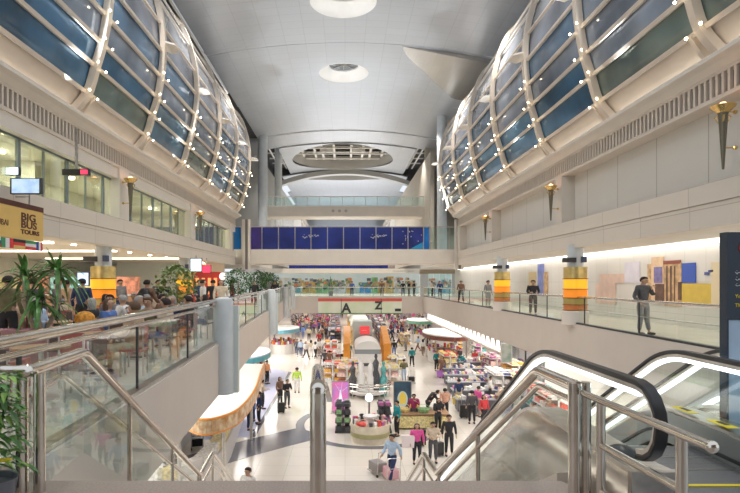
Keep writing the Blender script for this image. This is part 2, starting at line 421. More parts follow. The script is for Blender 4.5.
gallery(1, 98, 8, 8, 'distant curved glazed gallery on the right seen under the upper bridge', False)
gallery(-1, 98, 8, 8, 'distant curved glazed gallery on the left seen under the upper bridge', False)

# ---------------------------------------------------------- ceiling
ceil = tiles('ceiling_panels', (.47, .495, .53), (.40, .42, .45), 1.3, .9, rough=.36, lw=.02, plane='XY', var=.02, metal=.3, noise=.35)
def cz(x, h=16.0, k=.0105): return h-k*x*x
def ceil_cell(ya, yb, xa, xb, hole, name, m=ceil, h=16.0):
    b = MB()
    if hole:
        cx, cy, rx, ry_ = hole; n = 96; rings = 8; vs = []
        for r in range(rings+1):
            t = r/rings
            for j in range(n):
                q = 2*PI*j/n; c, s_ = math.cos(q), math.sin(q)
                tx = ((xb-cx) if c > 0 else (cx-xa))/max(1e-6, abs(c)); ty = ((yb-cy) if s_ > 0 else (cy-ya))/max(1e-6, abs(s_))
                k = min(tx, ty); ox, oy = cx+c*k, cy+s_*k; ix, iy = cx+rx*c, cy+ry_*s_
                x = ix+(ox-ix)*t; y = iy+(oy-iy)*t; vs.append((x, y, cz(x, h)))
        b.add(vs, [(r*n+j, r*n+(j+1) % n, (r+1)*n+(j+1) % n, (r+1)*n+j) for r in range(rings) for j in range(n)])
        # corners
        for (x, y) in ((xa, ya), (xb, ya), (xb, yb), (xa, yb)):
            best = sorted(range(n), key=lambda j: (vs[rings*n+j][0]-x)**2+(vs[rings*n+j][1]-y)**2)[:2]
            b.add([vs[rings*n+best[0]], vs[rings*n+best[1]], (x, y, cz(x, h))], [(0, 1, 2)])
    else:
        n = 24; vs = [(xa+(xb-xa)*i/n, y, cz(xa+(xb-xa)*i/n, h)) for y in (ya, yb) for i in range(n+1)]
        b.add(vs, [(i, i+1, n+1+i+1, n+1+i) for i in range(n)])
    o = b.build(name, m, fix=False)
    o.modifiers.new('s', 'SOLIDIFY').thickness = .12; o.modifiers['s'].offset = 1
    return struct(o)
M = 10.7; ys = [15.1, 25.8, 36.5, 47.2, 57.9]
XA, XB = -9.2, 10.2
for i in range(4):
    yc = (ys[i]+ys[i+1])/2
    ceil_cell(ys[i]+.03, ys[i+1]-.03, XA, XB, (-.1, yc, 1.9, 1.9) if i < 3 else None, 'ceiling')
ceil_cell(57.93, 63.0, XA, XB, None, 'ceiling')
ceil_cell(63.0, 77.6, -7.7, 8.2, (-.3, 70.2, 6.4, 6.9), 'ceiling')
ceil_cell(78.6, 92.5, -9, 9, (-.2, 80.8+1.2, 6, 3.2), 'ceiling')
ceil_cell(92.5, 230, -9.6, 9.8, None, 'ceiling')
# seam lips
b = MB()
for y in ys[1:]:
    pts = [(x, y, cz(x)-.06) for x in [XA+(XB-XA)*i/20 for i in range(21)]]; b.tube(pts, .04, 6)
struct(b.build('trim_10', mat('seam_grey', (.85, .85, .85), .4)), 'ceiling seams')
# oculi
for i in range(3):
    yc = (ys[i]+ys[i+1])/2
    t = thing('round_skylight', ['white round skylight in the ceiling behind', 'nearest white round skylight, cut off by the top of the photo', 'second white round skylight, fully visible in mid ceiling'][i], 'skylight', (-.1, yc, 15.9))
    MB().lathe((0, 0, 0), [(1.95, .12), (2.0, .0), (1.9, -.04), (1.78, .02), (1.15, .55), (1.15, .7)], 48).build('cone', white, t, smooth=True)
    MB().lathe((0, 0, 0), [(.001, .66), (1.16, .66)], 48).build('glazing', mat('oculus_glass', (.13, .15, .17), .1, var=.3, scale=3), t)
    for q in range(4):
        a = q*PI/4; MB().cbox((0, 0, .62), (2.2, .05, .05), Matrix.Rotation(a, 3, 'Z')).build('glazing_bar', steel, t)
# triangular facet in third bay, darker shading put into its colour
b = MB(); A = Vector((3.3, 36.7, cz(3.3)-.06)); B = Vector((10.0, 47.0, cz(10)-.05)); C = Vector((10.0, 36.7, cz(10)-.45))
b.add([A, B, C, A+Vector((0, 0, .04)), B+Vector((0, 0, .04)), C+Vector((0, 0, .4))], [(0, 1, 2), (3, 5, 4), (0, 2, 5, 3), (0, 3, 4, 1), (1, 4, 5, 2)])
struct(b.build('ceiling_shaded_facet', tiles('facet', (.50, .47, .43), (.4, .38, .35), .62, 2.6, rough=.22, metal=.5, plane='XY', lw=.01)))
# big openings: rims and trusses
rimm = mat('rim_grey', (.42, .41, .39), .5)
t = thing('roof_opening_ring', 'large oval roof opening with white trusses showing through', 'roof opening', (-.3, 70.2, 0))
MB().lathe((0, 0, 15.8), [(1, .2), (1.0, -.02), (.985, .1), (.95, 1.8)], 64, sx=6.5, sy=7.0).build('rim', rimm, t, smooth=True)
for y in (-4.6, -1.6, 1.4, 4.2):
    MB().tube([(-7.5, y, 17.6), (7.5, y, 17.6)], .13, 8).tube([(-7.5, y, 16.7), (7.5, y, 16.7)], .1, 8).build('truss_chord', white, t)
for x in (-5.2, -3.6, -2.6, -1.1, 1.1, 2.6, 3.6, 5.2):
    MB().cbox((x, 0, 17.0), (.28, 11, .3)).build('truss_beam', white, t)
for x in (-2.0, 2.0):
    MB().cbox((x, -1, 16.9), (1.7, .2, 1.1)).build('truss_plate', white, t)
t = thing('far_roof_opening_ring', 'dark oval roof opening beyond the curved roof beam', 'roof opening', (-.2, 82, 0))
MB().lathe((0, 0, 15.8), [(1.02, .1), (1.0, -.05), (.98, .3), (.97, 2)], 64, sx=6.0, sy=3.2).build('rim', rimm, t, smooth=True)
MB().lathe((0, 0, 17.6), [(.001, 0), (1, 0)], 64, sx=6, sy=3.2).build('backing', mat('deep_grey', (.14, .13, .12), .8), t)
struct(MB().box(-12.2, -12, 62, 92, 14, 19).build('wall_roof_side', mat('dark_roof', (.10, .10, .10), .8, var=.3)))
struct(MB().box(12, 12.2, 62, 92, 14, 19).build('wall_roof_side', MATS['dark_roof']))
struct(MB().box(-12, 12, 62, 62.1, 16.2, 19).build('wall_roof_front', MATS['dark_roof']))
struct(MB().box(-12, 12, 92, 92.2, 16.2, 19).build('wall_roof_back', MATS['dark_roof']))
struct(MB().box(-12, 12, 62, 92, 19.0, 19.2).build('ceiling_above_opening', mat('dark_roof', (.10, .10, .10), .8, var=.3)))
b = MB()
vs = []
for i in range(25):
    x = -10+20*i/24; vs += [(x, 77.5, cz(x, 16.0, .02)-.1), (x, 77.5, cz(x, 16.0, .02)-.75), (x, 78.7, cz(x, 16, .02)-.75), (x, 78.7, cz(x, 16, .02)-.1)]
fs = []
for i in range(24):
    for j in range(4): fs.append((i*4+j, i*4+(j+1) % 4, i*4+4+(j+1) % 4, i*4+4+j))
b.add(vs, fs); tag(b.build('roof_beam', mat('beam_grey', (.40, .40, .39), .5)), 'curved grey roof beam spanning beyond the oval opening', 'beam')
b = MB()
for x in (-9.3, -8.4, 8.9, 9.6):
    b.tube([(x, 62, 16.3), (x, 79, 16.3)], .12, 6)
for y in (64, 67, 70, 73, 76):
    b.tube([(-10, y, 16.4), (-7.6, y, 16.4)], .1, 6).tube([(8.1, y, 16.4), (10.4, y, 16.4)], .1, 6)
tag(b.build('roof_truss', white), 'white roof trusses in the dark side openings', 'truss')
# outer roof strips that close the dark gaps beside the ceiling
struct(MB().box(-13, -9.25, 14, 62, 16.2, 16.4).build('ceiling_edge_left', mat('gap_dark', (.07, .07, .07), .8)))
struct(MB().box(10.2, 13, 14, 62, 16.0, 16.2).build('ceiling_edge_right', MATS['gap_dark']))
struct(MB().box(-12.6, -12.4, 14, 62, 5.3, 16.3).build('wall_left_outer', MATS['gap_dark']))
struct(MB().box(12.4, 12.6, 14, 62, 5.3, 16.2).build('wall_right_outer', MATS['gap_dark']))
# ducts in left gap
b = MB(); b.tube([(-9.9, 20, 15.9), (-9.9, 46, 15.9)], .2, 10); tag(b.build('service_pipe', steel), 'grey service pipe in the dark gap above the left gallery', 'pipe')
# ---------------------------------------------------------- side walls beyond
ribw = tiles('ribbed_wall', (.52, .47, .39), (.36, .32, .26), .8, 40, rough=.5, lw=.06, plane='YZ', var=.03)
struct(MB().prism_x([(55.5, 2.3), (95, 2.3), (95, 13.2), (55.5, 13.2)], 8.6, 9.0).build('wall_right_far', ribw), 'beige ribbed wall beyond the right gallery')
greyw = tiles('grey_wall', (.40, .40, .38), (.3, .3, .28), 1.2, 40, rough=.5, lw=.05, plane='YZ')
struct(MB().box(-9.3, -8.9, 62.32, 95, 2.3, 13.2).build('wall_left_far', greyw))
struct(MB().box(-13.5, -13.3, 95, 180, 1.5, 16).build('wall_left_end', greyw)); struct(MB().box(13.3, 13.5, 95, 180, 1.5, 16).build('wall_right_end', greyw))
struct(MB().box(-24, -9.31, 62, 62.3, 2.3, 16.4).build('wall_left_far_return', greyw))
struct(MB().box(9.0, 24, 62, 62.3, 2.3, 16.4).build('wall_right_far_return', ribw))
for x, y, r, lb in ((-8.6, 57.5, .5, 'tall round grey column beyond the left gallery'), (-8.0, 66, .45, 'slimmer tall grey column left of the far hall'), (8.9, 50.5, .45, 'tall round grey column beyond the right gallery')):
    tag(MB().cyl((x, y), r, 2.4 if y < 60 else 2.3, 16.2, 24).build('round_column', pilar, smooth=True), lb, 'column')
# level 2 floors beyond
struct(MB().box(-24, -8.2, 44.6, 62, 1.5, 2.4).build('floor_upper_left', offw))
struct(MB().box(8.5, 24, 44.6, 62, 1.5, 2.4).build('floor_upper_right', offw))
struct(MB().box(-13, -9.4, 62.4, 95, 7.4, 8.3).build('floor_third_left', offw))
# ---------------------------------------------------------- bridge with blue screens
blue = mat('blue_panel', (.02, .035, .22), .25, var=.3, scale=.5)
blue2 = mat('blue_panel_bright', (.01, .14, .45), .25, var=.3, scale=.5)
bluev = mat('violet_panel', (.05, .03, .2), .3, var=.3, scale=.7)
t = thing('footbridge', 'lower beige footbridge with dark blue screens crossing the hall', 'bridge', (0, 43.5, 0))
MB().box(-9.7, 9.2, 0, 3, 1.42, 2.57).build('deck', cream_lt, t)
MB().box(-9.75, 9.2, -.05, 0, 1.42, 1.5).build('lower_lip', cream, t)
xs = [-9.75+.0, -8.2]; pxs = [222, 229, 241.5, 249, 262, 278.5, 295, 311, 327.5, 343.5, 360, 376, 392, 408, 423.5, 429.5]
for i in range(len(pxs)-1):
    xa = (pxs[i]-CX)/F*43.5; xb = (pxs[i+1]-CX)/F*43.5
    if 241 < pxs[i] < 248: continue
    m = blue2 if pxs[i] < 235 or pxs[i] > 420 else (bluev if pxs[i] in (249,) else blue)
    MB().box(xa+.03, xb-.03, 0, .06, 2.6, 4.33).build('screen_panel', m, t)
for p in pxs:
    x = (p-CX)/F*43.5
    MB().box(x-.035, x+.035, -.03, .09, 2.57, 4.36).build('screen_post', steel, t)
MB().box(-9.75, 8.9, -.02, .08, 4.33, 4.4).build('top_rail', steel, t)
x0 = (430-CX)/F*43.5
for i in range(3): MB().box(x0+.05+i*.75, x0+.75+i*.75, 0, .03, 2.6, 4.3).build('glass_panel', gl, t)
for i in range(4): MB().box(x0+i*.75, x0+i*.75+.04, -.02, .05, 2.57, 4.33).build('screen_post', steel, t)
wt = mat('white_ink', (.85, .87, .92), .5)
def squiggle(b, x, z, s, y, seed=1, fl=1):
    r = random.Random(seed)
    for w in range(3):
        p = []; xx = x+w*s*.75
        for i in range(6): p.append((xx+i*s*.13, y, z+math.sin(i*1.6+r.random()*2)*s*.13+(s*.16*w*fl)))
        b.tube(p, s*.035, 5)
        b.tube([(xx+s*.2, y, z+s*.3), (xx+s*.26, y, z+s*.34)], s*.035, 5)
    return b
for p in (305, 373):
    b = MB(); squiggle(b, (p-CX)/F*43.5-.2, 3.55, .6, -.03, p, .6); b.build('white_script', wt, t)
b = MB()
for i in range(14): b.sph(((400+R.random()*22-CX)/F*43.5, -.02, 3.0+R.random()*1.1), .035, 6, 4)
b.build('white_dots', wt, t)
b = MB(); b.add([((410-CX)/F*43.5, -.015, 2.62), ((424-CX)/F*43.5, -.015, 2.62), ((424-CX)/F*43.5, -.015, 3.2)], [(0, 1, 2)]); b.build('bright_corner', mat('cyan_corner', (.02, .3, .6), .3), t)
# piers beside bridge
for px, lb in ((246, 'beige and grey pier left of the footbridge'), (459.5, 'beige and grey pier right of the footbridge')):
    x = (px-CX)/F*43.0; t = thing('pier', lb, 'pillar', (x, 43.0, 0))
    MB().box(-.32, -.08, 0, .4, 1.0, 4.9).build('light_edge', cream_lt, t); MB().box(-.08, .14, .05, .4, 1.0, 4.9).build('dark_channel', mat('channel', (.22, .2, .18), .6), t); MB().box(.14, .32, 0, .4, 1.0, 4.9).build('light_edge', cream_lt, t)
# upper bridge
t = thing('upper_footbridge', 'white upper footbridge with glass railing high across the hall', 'bridge', (0, 60, 0))
MB().box(-9.2, 8.6, 0, 3, 7.15, 8.3).build('deck', cream_lt, t)
MB().box(-9.2, 8.6, -.06, 0, 8.18, 8.32).build('kerb', white, t)
MB().box(-9.2, 8.6, 0, .03, 8.3, 9.25).build('glass_panel', gl_esc, t)
MB().tube([(-9.2, 0, 9.3), (8.6, 0, 9.3)], .05, 8).build('handrail', steel, t)
for i in range(15): MB().box(-9.2+i*1.27, -9.14+i*1.27, -.03, .05, 8.3, 9.3).build('post', steel, t)
for x in (-1.1, -.5, .1): MB().cyl((x+.3, 0), .12, 0, .01, 12)
for x in (-1.3, -.6, .1):
    MB().tube([(x, -.08, 7.75), (x, -.02, 7.75)], .16, 14).build('round_emblem', mat('emblem_grey', (.45, .44, .42), .4), t)
# third bridge with lettering far behind
t = thing('distant_footbridge', 'distant footbridge with blue strip and small Arabic lettering', 'bridge', (0, 82, 0))
MB().box(-12, 12.5, 0, 2, 1.3, 2.0).build('deck', cream_lt, t)
MB().box((289-CX)/F*82, (388-CX)/F*82, 0, .1, 2.02, 3.0).build('blue_strip', blue, t)
b = MB()
for i in range(4): squiggle(b, (393+i*5.4-CX)/F*82, 1.62, .38, -.04, i+9, 0)
b.build('lettering', dark, t)
# ============================================================ RAILINGS AND FOREGROUND
# left gallery railing (slightly turned line)
t = thing('gallery_railing', 'steel and glass railing along the left gallery edge, running away from the camera', 'railing')
def LP(y, z, o=-.12): return (LX(y)+o, y, z)
MB().tube([LP(3.0, -.50), LP(YB, -.50)], .055, 14).build('handrail', chrome, t, smooth=True)
MB().tube([LP(3.0, -.63), LP(YB, -.63)], .03, 10).build('lower_rail', chrome, t, smooth=True)
kb = MB(); kb.prism_z([(LX(3)-.2, 3), (LX(YB)-.2, YB), (LX(YB)-.04, YB), (LX(3)-.04, 3)], MZ+.04, MZ+.09); kb.build('base_channel', steel, t)
y = 3.2; i = 0
while y < 61:
    st_ = 1.62
    b = MB(); p0 = LP(y+.02, 0); p1 = LP(y+st_-.02, 0)
    b.add([(p0[0], p0[1], MZ+.1), (p1[0], p1[1], MZ+.1), (p1[0], p1[1], -.64), (p0[0], p0[1], -.64)], [(0, 1, 2, 3)]); b.build('glass_panel', gl, t)
    if i % 2 == 0: MB().cbox((p1[0], p1[1]+.02, (MZ-.6)/2), (.03, .035, .95)).build('post', dark, t)
    y += st_; i += 1
# grey half-round columns standing on the outside of the left edge
names = ['nearest', 'second', 'third', 'fourth', 'fifth', 'sixth']
for i, y in enumerate([14.6, 31, 46, 60.5]):
    x = LX(y)+.08
    t = thing('edge_column', names[i]+' grey round-topped column on the left gallery edge', 'column', (x, y, 0))
    MB().lathe((0, 0, 0), [(.26, -2.95), (.26, -.52), (.22, -.44), (.1, -.40), (.001, -.395)], 24).build('shaft', pilar, t, smooth=True)
    MB().box(.12, .38, .05, .25, -2.95, -.62).build('side_fin', mat('pale_fin', (.66, .72, .70), .4), t)
    MB().lathe((0, 0, 0), [(.001, -2.95), (.28, -2.95), (.28, -2.88), (.26, -2.88)], 24).build('foot', pilar, t)
# right gallery railing
t = thing('gallery_railing', 'long glass railing along the right gallery edge', 'railing')
x = 8.93
MB().tube([(x, 7, -.58), (x, YB, -.58)], .045, 12).build('handrail', chrome, t, smooth=True)
MB().tube([(x+.03, 7, -1.05), (x+.03, YB, -1.05)], .018, 8).build('middle_rail', steel, t)
MB().box(x-.1, x+.05, 7, YB, MZ+.04, MZ+.1).build('base_channel', dark, t)
y = 7.2
while y < 61:
    b = MB(); b.add([(x, y+.03, MZ+.08), (x, y+1.87, MZ+.08), (x, y+1.87, -.66), (x, y+.03, -.66)], [(0, 1, 2, 3)]); b.build('glass_panel', gl, t)
    if int(round((y-7.2)/1.9)) % 2: MB().box(x-.02, x+.02, y-.015, y+.015, MZ+.04, -.58).build('post', dark, t)
    y += 1.9
# back gallery railing
t = thing('gallery_railing', 'glass railing on the back gallery facing the camera', 'railing')
MB().tube([(LX(YB), YB+.1, -.58), (8.8, YB+.1, -.58)], .05, 8).build('handrail', chrome, t)
for i in range(14):
    xa = LX(YB)+i*1.03
    MB().box(xa+.03, xa+1.0, YB+.1, YB+.12, MZ, -.62).build('glass_panel', gl_esc, t)
    MB().box(xa-.02, xa+.02, YB+.07, YB+.13, MZ, -.6).build('post', steel, t)
# advertising banner on the back fascia
bx0 = (318-CX)/F*61.8; bx1 = (402-CX)/F*61.8
t = thing('banner', 'white-green banner with red top strip on the back gallery front', 'banner', (0, 61.9, 0))
zt = -(298.5-CY)/F*61.8; zb = -(314-CY)/F*61.8
MB().box(bx0, bx1, 0, .06, zb, zt).build('cloth', mat('banner_white', (.83, .86, .72), .5, c2=(.70, .80, .55), scale=.6), t)
MB().box(bx0, bx1, -.03, 0, zt-.32, zt).build('red_strip', mat('banner_red', (.75, .12, .10), .5), t)
MB().box(bx0, bx1, -.03, 0, zb, zb+.1).build('green_strip', mat('banner_green', (.08, .2, .08), .5), t)
text('letter', 'A', 1.45, dark, t, XM(((342-CX)/F*61.8, -.05, zb+.18)), bold=.05)
text('letter', 'Z', 1.2, dark, t, XM(((375-CX)/F*61.8, -.05, zb+.55)), bold=.05)
for q in (341, 381): MB().box((q-CX)/F*61.8, (q-CX)/F*61.8+.06, -.04, 0, zb, zt).build('joint', dark, t)
MB().box((395-CX)/F*61.8, (401-CX)/F*61.8, -.05, -.02, zb+.3, zb+.6).build('small_picture', dark, t)
# second banner seen through the left railing: on a panel at the left gallery
t = thing('banner', 'green-white banner with letter A on stands behind the left railing glass', 'banner', (0, 16, 0))
# stands in the left gallery
c = W(238, 312, 27)
MB().box((224-CX)/F*27, (255-CX)/F*27, 11, 11.05, -(320-CY)/F*27, -(303-CY)/F*27).build('cloth', MATS['banner_white'], t)
text('letter', 'A', .55, dark, t, XM(((240-CX)/F*27, 10.97, -(319-CY)/F*27)))
MB().box((224-CX)/F*27, (255-CX)/F*27, 10.96, 11, -(305-CY)/F*27, -(303-CY)/F*27).build('red_strip', MATS['banner_red'], t)
MB().box((230-CX)/F*27, (230-CX)/F*27+.06, 11, 11.06, MZ, -(319-CY)/F*27).build('stand', dark, t)
MB().box((251-CX)/F*27, (251-CX)/F*27+.06, 11, 11.06, MZ, -(319-CY)/F*27).build('stand', dark, t)

# ---- stair handrail, left
def fillet(pts, r=.09):
    pts = [Vector(p) for p in pts]; out = [pts[0]]
    for i in range(1, len(pts)-1):
        a, b_, c = pts[i-1], pts[i], pts[i+1]; d1 = (a-b_); d2 = (c-b_); q = min(r, d1.length*.4, d2.length*.4)
        p0 = b_+d1.normalized()*q; p2 = b_+d2.normalized()*q
        for k in range(5):
            u = k/4; out.append(p0*(1-u)**2+b_*2*u*(1-u)+p2*u*u)
    out.append(pts[-1]); return out
def rail(name, pts, r, t, m=None):
    pts = fillet(pts) if len(pts) > 2 else pts
    return MB().tube(pts, r, 16).build(name, m or chrome, t, smooth=True)
t = thing('stair_railing', 'polished steel stair handrail with glass on the left side', 'railing')
A = W(27, 372, 4.28); A0 = Vector((A.x-1.0, A.y+.02, A.z)); B = W(83, 352, 5.5)
C = Vector((-2.87, 10.9, -3.83)); D = Vector((-2.96, 12.3, -3.83)); E = Vector((-3.12, 15.8, -5.85)); E2 = Vector((-3.15, 17.2, -6.65))
rail('handrail', [A0, A, B, C, D, E, E2], .052, t)
i0 = Vector((0, 0, -.19))
rail('lower_rail', [A+Vector((0, .2, -.17)), B+Vector((-.03, -.35, -.17)), C+i0*1.3, D+i0*1.3, E+i0*1.3], .03, t)
for p, r in ((A+Vector((-.07, .03, 0)), .06), (A+Vector((.07, .05, 0)), .045)):
    rail('post', [Vector((p.x, p.y, MZ)), Vector((p.x, p.y, A.z-.02))], r, t)
for k in (.25, .62, .97):
    p = B.lerp(C, k); fz = p.z-1.0
    rail('post', [Vector((p.x, p.y, fz)), Vector((p.x, p.y, p.z))], .028, t)
for p in (C, D): rail('post', [Vector((p.x, p.y, p.z-1.0)), p], .03, t)
# glass under the left rail
pts = [A.lerp(B, .05), A.lerp(B, .55), B, B.lerp(C, .2), B.lerp(C, .42), B.lerp(C, .66), B.lerp(C, .99)]
for i in range(len(pts)-1):
    a, b_ = pts[i], pts[i+1]; g = MB(); e = (b_-a)*.01
    a = a+e; b_ = b_-e
    g.add([(a.x, a.y, max(LZ, a.z-1.0)), (b_.x, b_.y, b_.z-1.0), (b_.x, b_.y, b_.z-.07), (a.x, a.y, a.z-.07)], [(0, 1, 2, 3)]); g.build('glass_panel', gl_esc, t)
# side stringer along the stair
b = MB(); a_ = [(-2.66, 4.62, MZ+.02), (-2.9, 10.3, -4.7)]
for (x0, dx) in ((-2.72, .1), (1.78, .1)):
    g = MB(); sh = -.26
    vs = [(x0, 4.62, MZ+.05), (x0+sh, 10.1, -4.62), (x0+sh, 10.1, -5.1), (x0, 4.62, MZ-.45)]
    vs2 = [(v[0]+dx, v[1], v[2]) for v in vs]; g.add(vs+vs2, [(0, 1, 2, 3), (7, 6, 5, 4), (0, 4, 5, 1), (1, 5, 6, 2), (2, 6, 7, 3), (3, 7, 4, 0)])
    tag(g.build('stair_stringer', cream), 'cream stringer along the %s side of the stairs' % ('left' if x0 < 0 else 'right'), 'stringer')
# ---- centre handrail
t = thing('stair_railing', 'thick polished steel post and handrail in the middle of the stairs', 'railing')
P = W(318, 386, 3.63); P2 = W(318, 369, 4.45)
rail('post', [Vector((P.x, P.y, MZ)), Vector((P.x, P.y, P.z-.03)), Vector((P.x, P.y+.03, P.z+.0))], .054, t)
rail('handrail', [Vector((P.x, P.y-.02, P.z)), P2, P2+Vector((-.25, 5.4, -3.12)), P2+Vector((-.3, 7.0, -3.12))], .05, t)
rail('post', [P2+Vector((0, 0, 0)), Vector((P2.x, P2.y, MZ-.1))], .035, t)
for k in (.5, .98):
    q = P2.lerp(P2+Vector((-.25, 5.4, -3.12)), k); rail('post', [q, q+Vector((0, 0, -1.0))], .03, t)
# ---- right handrail
t = thing('stair_railing', 'polished steel stair handrail on the right, rising to a double post', 'railing')
Pp = Vector((1.77, 4.15, -.80)); El = Vector((1.79, 5.1, -.82)); Cr = Vector((1.55, 9.24, -3.22)); Dr = Vector((1.48, 10.3, -3.22)); Er = Vector((1.44, 12.9, -4.72)); Ef = Vector((1.4, 16, -6.6))
rail('handrail', [Pp, El, Cr, Dr, Er, Ef], .05, t)
rail('lower_rail', [Pp+Vector((0, .05, -.12)), El+Vector((0, -.03, -.13)), Cr+Vector((0, 0, -.25)), Dr+Vector((0, 0, -.25)), Er+Vector((0, 0, -.25))], .026, t)
rail('post', [Vector((Pp.x-.035, Pp.y, MZ-.2)), Pp+Vector((-.035, 0, .04))], .05, t)
rail('post', [Vector((Pp.x+.055, Pp.y+.03, MZ-.2)), Pp+Vector((.055, .03, .04))], .043, t)
for k in (.45, .97):
    q = El.lerp(Cr, k); rail('post', [q, q+Vector((0, 0, -1.0))], .03, t)
rail('post', [Dr, Dr+Vector((0, 0, -1.0))], .03, t)
pts = [El.lerp(Cr, k) for k in (0, .33, .66, .99)]
for i in range(3):
    a, b_ = pts[i], pts[i+1]; g = MB()
    g.add([(a.x, a.y, a.z-1.0), (b_.x, b_.y, b_.z-1.0), (b_.x, b_.y, b_.z-.3), (a.x, a.y, a.z-.3)], [(0, 1, 2, 3)]); g.build('glass_panel', gl_esc, t)
# ---- low guard barrier coming towards the camera
t = thing('guard_barrier', 'round-ended double tube barrier between the landing and the escalator', 'barrier')
a = W(583, 393, 4.07); b_ = W(712, 447, 2.73)
rail('top_rail', [a, b_], .026, t); MB().sph(b_, .032, 16, 10).build('end_cap', chrome, t, smooth=True)
c = Vector((1.80, 3.87, -1.147)); d = Vector((1.825, 2.98, -1.127))
rail('middle_rail', [c, d], .024, t)
c2 = Vector((1.80, 3.87, -1.47)); d2 = Vector((1.825, 2.98, -1.46)); rail('bottom_rail', [c2, d2], .024, t)
rail('post', [Vector((1.80, 3.87, MZ)), Vector((1.80, 3.87, -.84))], .031, t)
rail('post', [Vector((1.825, 2.98, MZ)), Vector((1.825, 2.98, -.83))], .031, t)
# ---- tubes at the foot, cut off by landing
# ============================================================ ESCALATORS
S30 = math.tan(math.radians(30))
def esc_path(y0, zt, flat, drop, r=.29, low=False):
    """handrail path (y,z) from newel bottom return over the top and down to the lower newel"""
    p = []
    cy, czz = y0+r, zt-r
    for i in range(0, 9):
        a = -PI/2-PI*i/8; p.append((cy+r*math.cos(a), czz+r*math.sin(a)))
    yk = y0+flat
    for i in range(8):   # easing curve
        u = i/7; ang = math.radians(30)*u
        rr = 1.5; p.append((yk-.0+rr*math.sin(ang), zt-rr*(1-math.cos(ang))))
    y1, z1 = p[-1]; zend = zt-drop; L = (z1-zend-.2)/S30
    n = 6
    for i in range(1, n+1): p.append((y1+L*i/n, z1-(z1-zend-.2)*i/n))
    y2, z2 = p[-1]
    for i in range(1, 6):
        ang = math.radians(30)*(1-i/5); p.append((y2+1.5*(math.sin(math.radians(30))-math.sin(ang)), z2-1.5*(math.cos(ang)-math.cos(math.radians(30)))))
    y3, z3 = p[-1]; p.append((y3+1.0, z3))
    for i in range(1, 9):
        a = PI/2-PI*i/8; p.append((y3+1.0+r*math.cos(a), z3-r+r*math.sin(a)))
    return p
def ribbon(path, x0, x1, o0, o1):
    """closed box-section strip following a (y,z) path; o0,o1 = offset along inward normal"""
    b = MB(); vs = []; n = len(path)
    for i in range(n):
        a = Vector(path[max(i-1, 0)]); c = Vector(path[min(i+1, n-1)]); t_ = (c-a).normalized(); nn = Vector((t_.y, -t_.x))
        p = Vector(path[i]); q0 = p+nn*o0; q1 = p+nn*o1
        vs += [(x0, q0.x, q0.y), (x1, q0.x, q0.y), (x1, q1.x, q1.y), (x0, q1.x, q1.y)]
    fs = [(i*4+j, i*4+(j+1) % 4, i*4+4+(j+1) % 4, i*4+4+j) for i in range(n-1) for j in range(4)]+[(3, 2, 1, 0), ((n-1)*4, (n-1)*4+1, (n-1)*4+2, (n-1)*4+3)]
    b.add(vs, fs); return b
tread = tiles('tread_steel', (.30, .30, .31), (.10, .10, .10), .012, 5, rough=.4, lw=.003, plane='XY', metal=.6)
yellow = mat('safety_yellow', (.85, .68, .03), .45)
